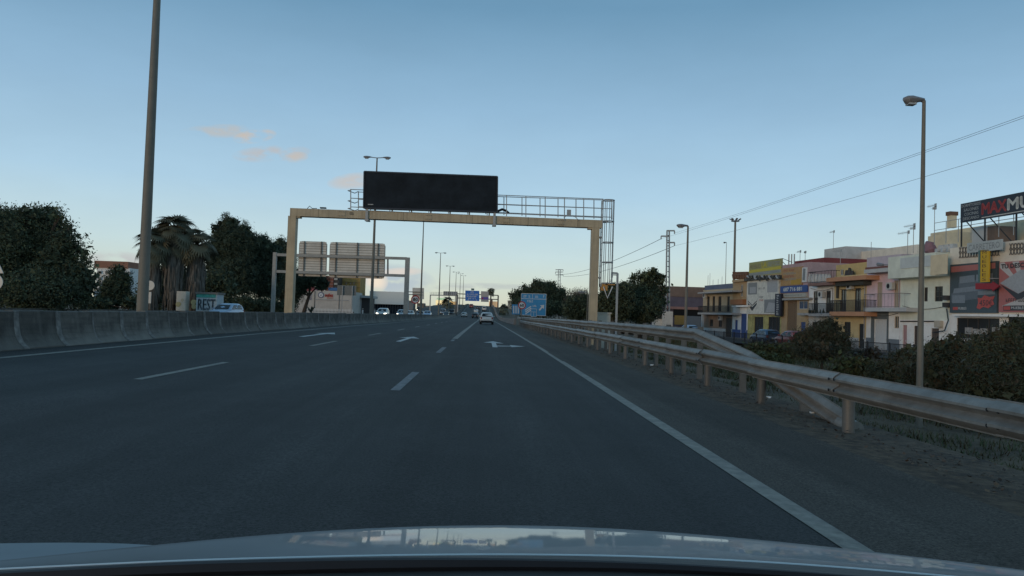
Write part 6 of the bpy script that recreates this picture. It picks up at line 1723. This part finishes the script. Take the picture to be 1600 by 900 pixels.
# fan palms with skirts of dead fronds
M_PALM = leafm('palm_frond', (.082, .098, .068)); M_PALM2 = leafm('palm_frond_olive', (.105, .105, .07)); M_THATCH = mat('dead_frond_thatch', (.15, .135, .115), .95, var=.5, nscale=5, stretch=(1, 1, .2))
fd = MB()
NB = 17
PHI = R(62)
def fdir(a, l, dr=0.0):
    return Vector((math.sin(a) * l, -math.cos(a) * math.sin(PHI) * l - dr * .5, math.cos(a) * math.cos(PHI) * l - dr * .3))
for k in range(NB):
    a = -1.9 + 3.8 * k / (NB - 1); h = 1.9 / (NB - 1); b0 = Vector((0, 0, .9))
    ln = .95 * (1 - .14 * abs(a) / 1.9)
    m0, m1_ = b0 + fdir(a - h, ln * .62), b0 + fdir(a + h, ln * .62)
    fd.face([b0, m0, m1_]); fd.face([m0, b0 + fdir(a - h * .2, ln * (1.0 + .08 * (k % 2)), .34), m1_])
fd.bar((0, 0, 0), (0, 0, .92), .045, .03)
def palm(label, px, py_top, Y, h_crown, seed, nf=38, gz=LG, fs=1.0, skirt=None):
    rr = random.Random(seed)
    x = at(px, 485, Y).x; zt = ZA(px, py_top, Y)
    t = thing('fan_palm', label, 'palm tree', (x, Y, gz))
    H = zt - gz - 1.5 * fs
    m1 = MB(); m1.tube([(0, 0, -.3), (0.08, 0, H * .5), (0, 0, H)], [.32 * fs, .24 * fs, .2 * fs], 10); m1.build('trunk', M_BARK, t, smooth=True, world=False)
    fo = None
    for k in range(nf):
        az = k * 2.399 + rr.uniform(-.3, .3); q = (k + .5) / nf; til = (.1 + 1.65 * q ** .8 + rr.uniform(-.2, .2)) if k > 4 else rr.uniform(-.25, .25)
        sc_ = fs * rr.uniform(.78, 1.2)
        if fo is None: fo = fd.build('frond', [M_PALM], t, world=False); f = fo
        else: f = share(fo, 'frond', t)
        f.location = (0, 0, H + rr.uniform(-.45, .3) - 1.3 * fs * max(0, q - .4)); f.rotation_euler = (til, rr.uniform(-.35, .35), az); f.scale = (sc_ * rr.uniform(.7, 1.05), sc_, sc_)
        if k % 3 == 0:
            f.material_slots[0].link = 'OBJECT'; f.material_slots[0].material = M_PALM2
    if skirt:
        z0, wmax = skirt
        m1 = MB()
        for k in range(420):
            a = rr.uniform(0, 6.28); z = H - .3 - (H - .3 - z0) * rr.random() ** .8; q = (H - z) / (H - z0)
            rd = wmax * (.55 + .45 * math.sin(min(1, q * 1.25) * 2.4)) * rr.uniform(.82, 1.1); ln = rr.uniform(.7, 1.5); w_ = rr.uniform(.05, .11)
            p = Vector((math.cos(a) * rd, math.sin(a) * rd, z)); tn = Vector((-math.sin(a), math.cos(a), 0)) * w_; b = Vector((math.cos(a) * rd * 1.05, math.sin(a) * rd * 1.05, z - ln))
            m1.face([p - tn, p + tn, b + tn * .3 + tn * rr.uniform(-1, 1), b - tn * .3])
        for k in range(3): pass
        m1.tube([(0, 0, z0 - .1), (0, 0, z0 + .5), (0, 0, (H + z0) / 2), (0, 0, H - .2)], [wmax * .55, wmax * .8, wmax * .85, wmax * .5], 12)
        sk = m1.build('frond_skirt', M_THATCH, t, world=False); sk['kind'] = 'stuff'
    return t
palm('tallest fan palm with a thick grey skirt just right of the lamp post', 268, 333, 80, 0, 21, 52, fs=1.3, skirt=(1.2, 1.1))
palm('second fan palm with a brown skirt above the graffiti box', 303, 353, 81, 0, 22, 50, fs=1.25, skirt=(1.0, 1.0))
palm('fan palm half hidden behind the lamp post', 236, 354, 79, 0, 23, 46, fs=1.25, skirt=(.9, .8))
palm('slim distant palm standing above the blank grey overhead sign', 766, 448.5, 400, 0, 24, 30, gz=zr(400), fs=1.55)
palm('distant palm under the small display of the thin far gantry', 700, 462, 330, 0, 25, 26, gz=zr(330) - .5, fs=1.9)
palm('distant small palm right of the far gantry leg', 787, 474, 300, 0, 26, 22, gz=zr(300), fs=1.6)
# right-hand trees
tree('broadleaf_tree', 'large dark rounded tree behind the blue direction sign', 'tree', 150, [(850, 462, 30, 22, 0), (825, 468, 26, 20, 0), (870, 470, 26, 22, 0), (848, 450, 18, 11, 0), (838, 442, 5, 6, 0), (862, 447, 6, 6, 0), (878, 456, 5, 7, 0), (820, 450, 5, 6, 0), (815, 478, 16, 14, -2), (840, 480, 40, 16, -3), (880, 482, 18, 14, -2), (806, 462, 9, 9, 0)], 42000, .28, FOL_D, 850, gz=-.5, seed=31, clump=.36)
tree('broadleaf_tree', 'dark hedge-like tree between the rounded tree and the gantry column', 'tree', 112, [(898, 482, 16, 20, 0), (912, 480, 16, 20, 0), (928, 482, 16, 20, 0)], 16000, .22, FOL_D, 910, gz=-.8, seed=32, clump=.4)
tree('bare_shrub', 'reddish twiggy shrub top showing above the hedge left of the gantry column', 'shrub', 118, [(905, 462, 14, 9, 0), (895, 468, 9, 8, 0), (916, 465, 8, 8, 0)], 3500, .5, FOL_R, 905, gz=-.8, seed=33, clump=.4, aspect=.08)
tree('broadleaf_tree', 'dark leafy tree right of the caged ladder with a ragged top', 'tree', 84, [(1000, 460, 22, 18, 0), (1013, 452, 14, 16, 0), (985, 466, 18, 20, 0), (1022, 466, 14, 16, 0), (1002, 482, 34, 24, -2), (1012, 434, 9, 10, 0), (1030, 438, 6, 9, 0), (990, 438, 5, 9, 0), (1020, 428, 4, 7, 0), (1038, 452, 5, 6, 0), (1000, 431, 4, 7, 0), (1034, 472, 6, 9, 0), (976, 446, 4, 8, 0)], 33000, .2, FOL_D, 1000, gz=-1.1, seed=34, clump=.24)
tree('broadleaf_tree', 'dark tree behind the caged ladder bottom and the cabinet', 'tree', 80, [(955, 468, 20, 26, 0), (970, 475, 22, 28, 0), (942, 478, 12, 22, 0), (978, 452, 8, 10, 0)], 20000, .2, FOL_D, 958, gz=-1.0, seed=35, clump=.26)
# embankment shrubs
sg = 'oleander shrubs on the bank at the right'
def shrub(label, Y, blobs, n, size, mats, seed, gz=None, group=None, clump=.16, base_px=None):
    px = float(np.mean([b[0] for b in blobs])); x = at(px, 560, Y).x
    return tree('shrub', label, 'shrub', Y, blobs, n, size, mats, base_px, gz if gz is not None else ground_z(x, Y), seed, clump, .05, group, dep=1.0, aspect=.2)
shrub('dark oleander shrub right of the nearest lamp post, tallest at the picture edge', 20, [(1590, 566, 66, 52, 0), (1560, 588, 56, 48, -.5), (1625, 550, 46, 46, .5), (1578, 528, 14, 24, 0), (1600, 526, 12, 22, .2), (1545, 600, 46, 38, -1), (1530, 556, 9, 30, 0), (1560, 532, 5, 16, 0), (1545, 540, 5, 18, .3), (1590, 520, 5, 16, 0)], 60000, .10, FOL_O, 41)
shrub('dark oleander shrub standing right behind the nearest lamp post', 22, [(1470, 582, 48, 36, 0), (1505, 578, 36, 40, 0), (1450, 594, 40, 34, -.6), (1492, 545, 9, 22, .4), (1478, 550, 7, 20, .4), (1458, 556, 7, 18, .2), (1512, 545, 6, 20, 0), (1440, 560, 6, 18, 0), (1525, 560, 5, 20, 0), (1467, 548, 4, 16, 0), (1500, 540, 4, 16, 0)], 40000, .10, FOL_O, 42)
shrub('low dark shrub left of the nearest lamp post', 24, [(1412, 580, 28, 26, 0), (1388, 590, 26, 20, 0), (1430, 594, 28, 26, -.5), (1418, 556, 6, 14, 0), (1400, 560, 5, 12, 0)], 18000, .10, FOL_O, 43)
shrub('brownish round bush before the yellow house', 36, [(1285, 528, 32, 26, 0), (1262, 535, 24, 22, 0), (1310, 538, 26, 22, 0), (1290, 508, 12, 13, 0), (1302, 512, 8, 12, 0), (1280, 548, 44, 14, -1)], 20000, .10, [FOL_O[0], FOL_R[2], FOL_O[2]], 44)
shrub('low olive brown scrub left of the round bush', 40, [(1235, 548, 22, 9, 0), (1205, 548, 20, 8, 0), (1180, 546, 16, 8, 0)], 6000, .10, [FOL_G[0], FOL_G[1], FOL_R[2]], 45, clump=.2)
shrub('low brown scrub on the bank under the pink house fence', 33, [(1345, 572, 22, 10, 0), (1385, 582, 22, 11, 0), (1318, 570, 16, 9, 0)], 6000, .10, [FOL_G[0], FOL_G[1], FOL_R[2]], 46, clump=.2)
shrub('small reddish dry scrub clump before the fence', 38, [(1362, 552, 10, 7, 0), (1345, 555, 8, 5, 0)], 2000, .10, FOL_R, 47, clump=.15)
shrub('small green bank weed clump near the kink of the upper rail', 34, [(1215, 565, 20, 7, 0), (1190, 560, 16, 6, 0)], 3000, .10, [FOL_G[0], FOL_G[0], FOL_G[1]], 48, clump=.15)
tree('shrub', 'long low dark shrub row under the pines behind the pale blue car', 'shrub', 108, [(350, 478, 26, 12, 0), (385, 478, 26, 14, 0), (415, 479, 22, 12, 0), (445, 480, 18, 10, 0)], 12000, .25, FOL_D, 400, seed=61, clump=.3, r=.08)
# grass and dry weeds on the bank
def grass(name, n, xa, xb, ya, yb, hmin, hmax, mats, seed, wdt=.012, label=None):
    g = np.random.default_rng(seed)
    y = ya + (yb - ya) * g.random(n) ** 1.6; x = xa + (xb - xa) * g.random(n)
    pn = np.sin(x * 1.7 + y * .6) + np.sin(y * .9 - x * .5) + g.normal(size=n) * .7
    keep = pn > -.9; x, y = x[keep], y[keep]; n = len(x)
    z = np.array([ground_z(a, b) for a, b in zip(x, y)]) - .12
    h = g.uniform(hmin, hmax, n) * (1 + .4 * np.sin(x * 2.3 + y)) * (np.clip((x - 6.6) / 6.5, .22, 1) if xa > 0 else 1); a = g.uniform(0, 6.28, n); ln = g.uniform(.1, 1.5, n)
    wv = wdt * (1 + y / 25) ; dx, dy = np.cos(a), np.sin(a)
    b0 = np.stack([x - dy * wv, y + dx * wv, z], 1); b1 = np.stack([x + dy * wv, y - dx * wv, z], 1); tp = np.stack([x + dx * ln * h, y + dy * ln * h, z + h], 1)
    V = np.stack([b0, b1, tp], 1).reshape(-1, 3)
    me = bpy.data.meshes.new(name); me.vertices.add(3 * n); me.vertices.foreach_set('co', V.astype(np.float32).ravel())
    me.loops.add(3 * n); me.loops.foreach_set('vertex_index', np.arange(3 * n, dtype=np.int32)); me.polygons.add(n); me.polygons.foreach_set('loop_start', np.arange(0, 3 * n, 3, dtype=np.int32))
    for m in mats: me.materials.append(m)
    me.polygons.foreach_set('material_index', g.integers(0, len(mats), n).astype(np.int32)); me.update(calc_edges=True)
    o = bpy.data.objects.new(name, me); COL.objects.link(o); o['kind'] = 'stuff'
    if label: o['label'] = label; o['category'] = 'grass'
    return o
grass('bank_grass', 90000, 7.4, 22, 11, 95, .10, .40, FOL_G, 51, label='dry olive grass and weeds covering the bank at the right')
grass('far_verge_grass', 16000, -34, -26.2, 25, 120, .2, .5, FOL_G, 52, .02, label='rough grass on the far verge under the left trees')
grass('verge_weeds', 2600, 5.2, 7.4, 6, 60, .03, .16, [FOL_G[1], FOL_G[2], FOL_R[2]], 53, .008, label='sparse dry weeds on the soil behind the guardrail')
# fallen leaves and litter at the rail foot
lv = MB(); rr = random.Random(9)
for k in range(3600):
    y = 3 + 55 * rr.random() ** 1.5; x = 4.0 + abs(rr.gauss(0, .6)); 
    if x > 5.4: continue
    z = road_z(x, y) - (.0 if x < 4.6 else .03) + .012; a = rr.uniform(0, 6.28); s = rr.uniform(.010, .034)
    u = Vector((math.cos(a), math.sin(a), rr.uniform(-.4, .6))) * s; v = Vector((-math.sin(a), math.cos(a), rr.uniform(-.3, .3))) * s * .6
    c = Vector((x, y, z + .01)); lv.face([c - u, c + v, c + u, c - v], rr.choice((0, 0, 1, 1, 2)))
o = lv.build('fallen_leaves', [mat('dead_leaf_brown', (.11, .07, .045), .9, var=.3), mat('dead_leaf_dark', (.045, .035, .028), .9, var=.2), mat('dead_leaf_tan', (.14, .105, .07), .9, var=.2)]); o['kind'] = 'stuff'
for k, (x, y, s, lb) in enumerate(((4.75, 11.0, .022, 'crumpled white scrap near the buried end of the upper guardrail'), (4.9, 13.1, .028, 'small pale litter scrap behind the thick post'), (4.6, 21.0, .035, 'white litter scrap at the foot of the farther rail posts'))):
    m1 = MB(); c = Vector((x, y, road_z(x, y) + .03)); rr = random.Random(k)
    m1.hexa([c + Vector((a * s * rr.uniform(.6, 1.3), b * s * rr.uniform(.8, 2), e * s * rr.uniform(.3, .6))) for e in (-1, 1) for a, b in ((-1, -1), (1, -1), (1, 1), (-1, 1))])
    o = m1.build('litter_scrap', M_SWHITE, loc=tuple(c)); tag(o, lb, 'litter')

# ------------------------------------------------------------------ pylons and power lines
def pylon(name, label, px, py_base, py_top, Y, wpx, arms, nseg, gz):
    b, tp = at(px, py_base, Y), at(px + 1, py_top, Y); k = Y / FPX
    t = thing(name, label, 'pylon', (b.x, Y, gz)); wb, wt = wpx * k * .5 * 1.1, wpx * k * .32
    bz = Vector((b.x, Y, gz)); H = tp.z
    def cn(i, q):
        w_ = wb + (wt - wb) * q; c = bz.lerp(tp, q); sx, sy = ((-1, -1), (1, -1), (1, 1), (-1, 1))[i]; return c + Vector((sx * w_, sy * w_, 0))
    m1 = MB()
    for i in range(4): m1.bar(cn(i, 0), cn(i, 1), .12, .12)
    m1.build('leg_angle', M_STEELG, t)
    for j in range(nseg):
        m1 = MB(); q0, q1 = j / nseg, (j + 1) / nseg
        for i in range(4):
            m1.bar(cn(i, q1), cn((i + 1) % 4, q1), .07, .07); 
        m1.bar(cn(0, q0), cn(1, q0 + (q1 - q0) * .0 + .0), .07, .07)
        m1.build('lattice_panel', M_STEELG, t)
    for px0, px1, py, dr in arms:
        m1 = MB(); a, b_ = at(px0, py, Y), at(px1, py, Y); m1.bar(a, b_, .2, .2)
        e = b_; m1.bar(e, e + Vector((0, 0, -dr * k)), .14, .14); m1.build('cross_arm', M_STEELG, t)
    return t
pylon('lattice_pylon', 'slender lattice power pylon with hooked arms left of the single-armed lamp', 1043, 512, 360, 110, 5.5, ((1042, 1054, 360.5, 5), (1046, 1033, 369, 5), (1043, 1054, 379, 5)), 20, -1.0)
pylon('lattice_pylon', 'small distant lattice pylon above the dark rounded tree', 873, 490, 421, 230, 4.5, ((868, 880, 421.5, 2), (880, 868, 425, 3), (868, 880, 429.5, 2)), 14, -1.0)
def cable(label, p0, p1, sag, r=.012):
    p0, p1 = Vector(p0), Vector(p1); pts = []
    if p1.y < p0.y:                      # the span runs on past the edge of the view
        p1 = p0 + (p1 - p0) * 2.4 + Vector((0, 0, 3.7)); sag = 1.6
    for k in range(25):
        q = k / 24; p = p0.lerp(p1, q); p.z -= sag * 4 * q * (1 - q); pts.append(p)
    mid = p0.lerp(p1, .5); m1 = MB(); m1.tube(pts, r, 5); o = m1.build('power_line', mat('cable_grey', (.12, .13, .14), .7, var=0), loc=tuple(p0)); tag(o, label, 'cable', 'overhead power lines crossing the sky')
cable('upper power line from the pylon rising to the right edge, topmost of the pair', at(1054, 364, 110), at(1640, 166, 42), .5)
cable('second power line running close beneath the topmost one', at(1033, 373, 110), at(1640, 169.5, 42.6), .55)
cable('lowest power line crossing the sky to the right edge', at(1054, 384, 110), at(1640, 217, 43), .5)
cable('power line dropping left from the pylon behind the ladder cage', at(1033, 373, 110), at(874, 429, 230), 1.2, .035)
cable('lower power line dropping left from the pylon behind the ladder cage', at(1054, 384, 110), at(880, 432, 230), 1.2, .035)
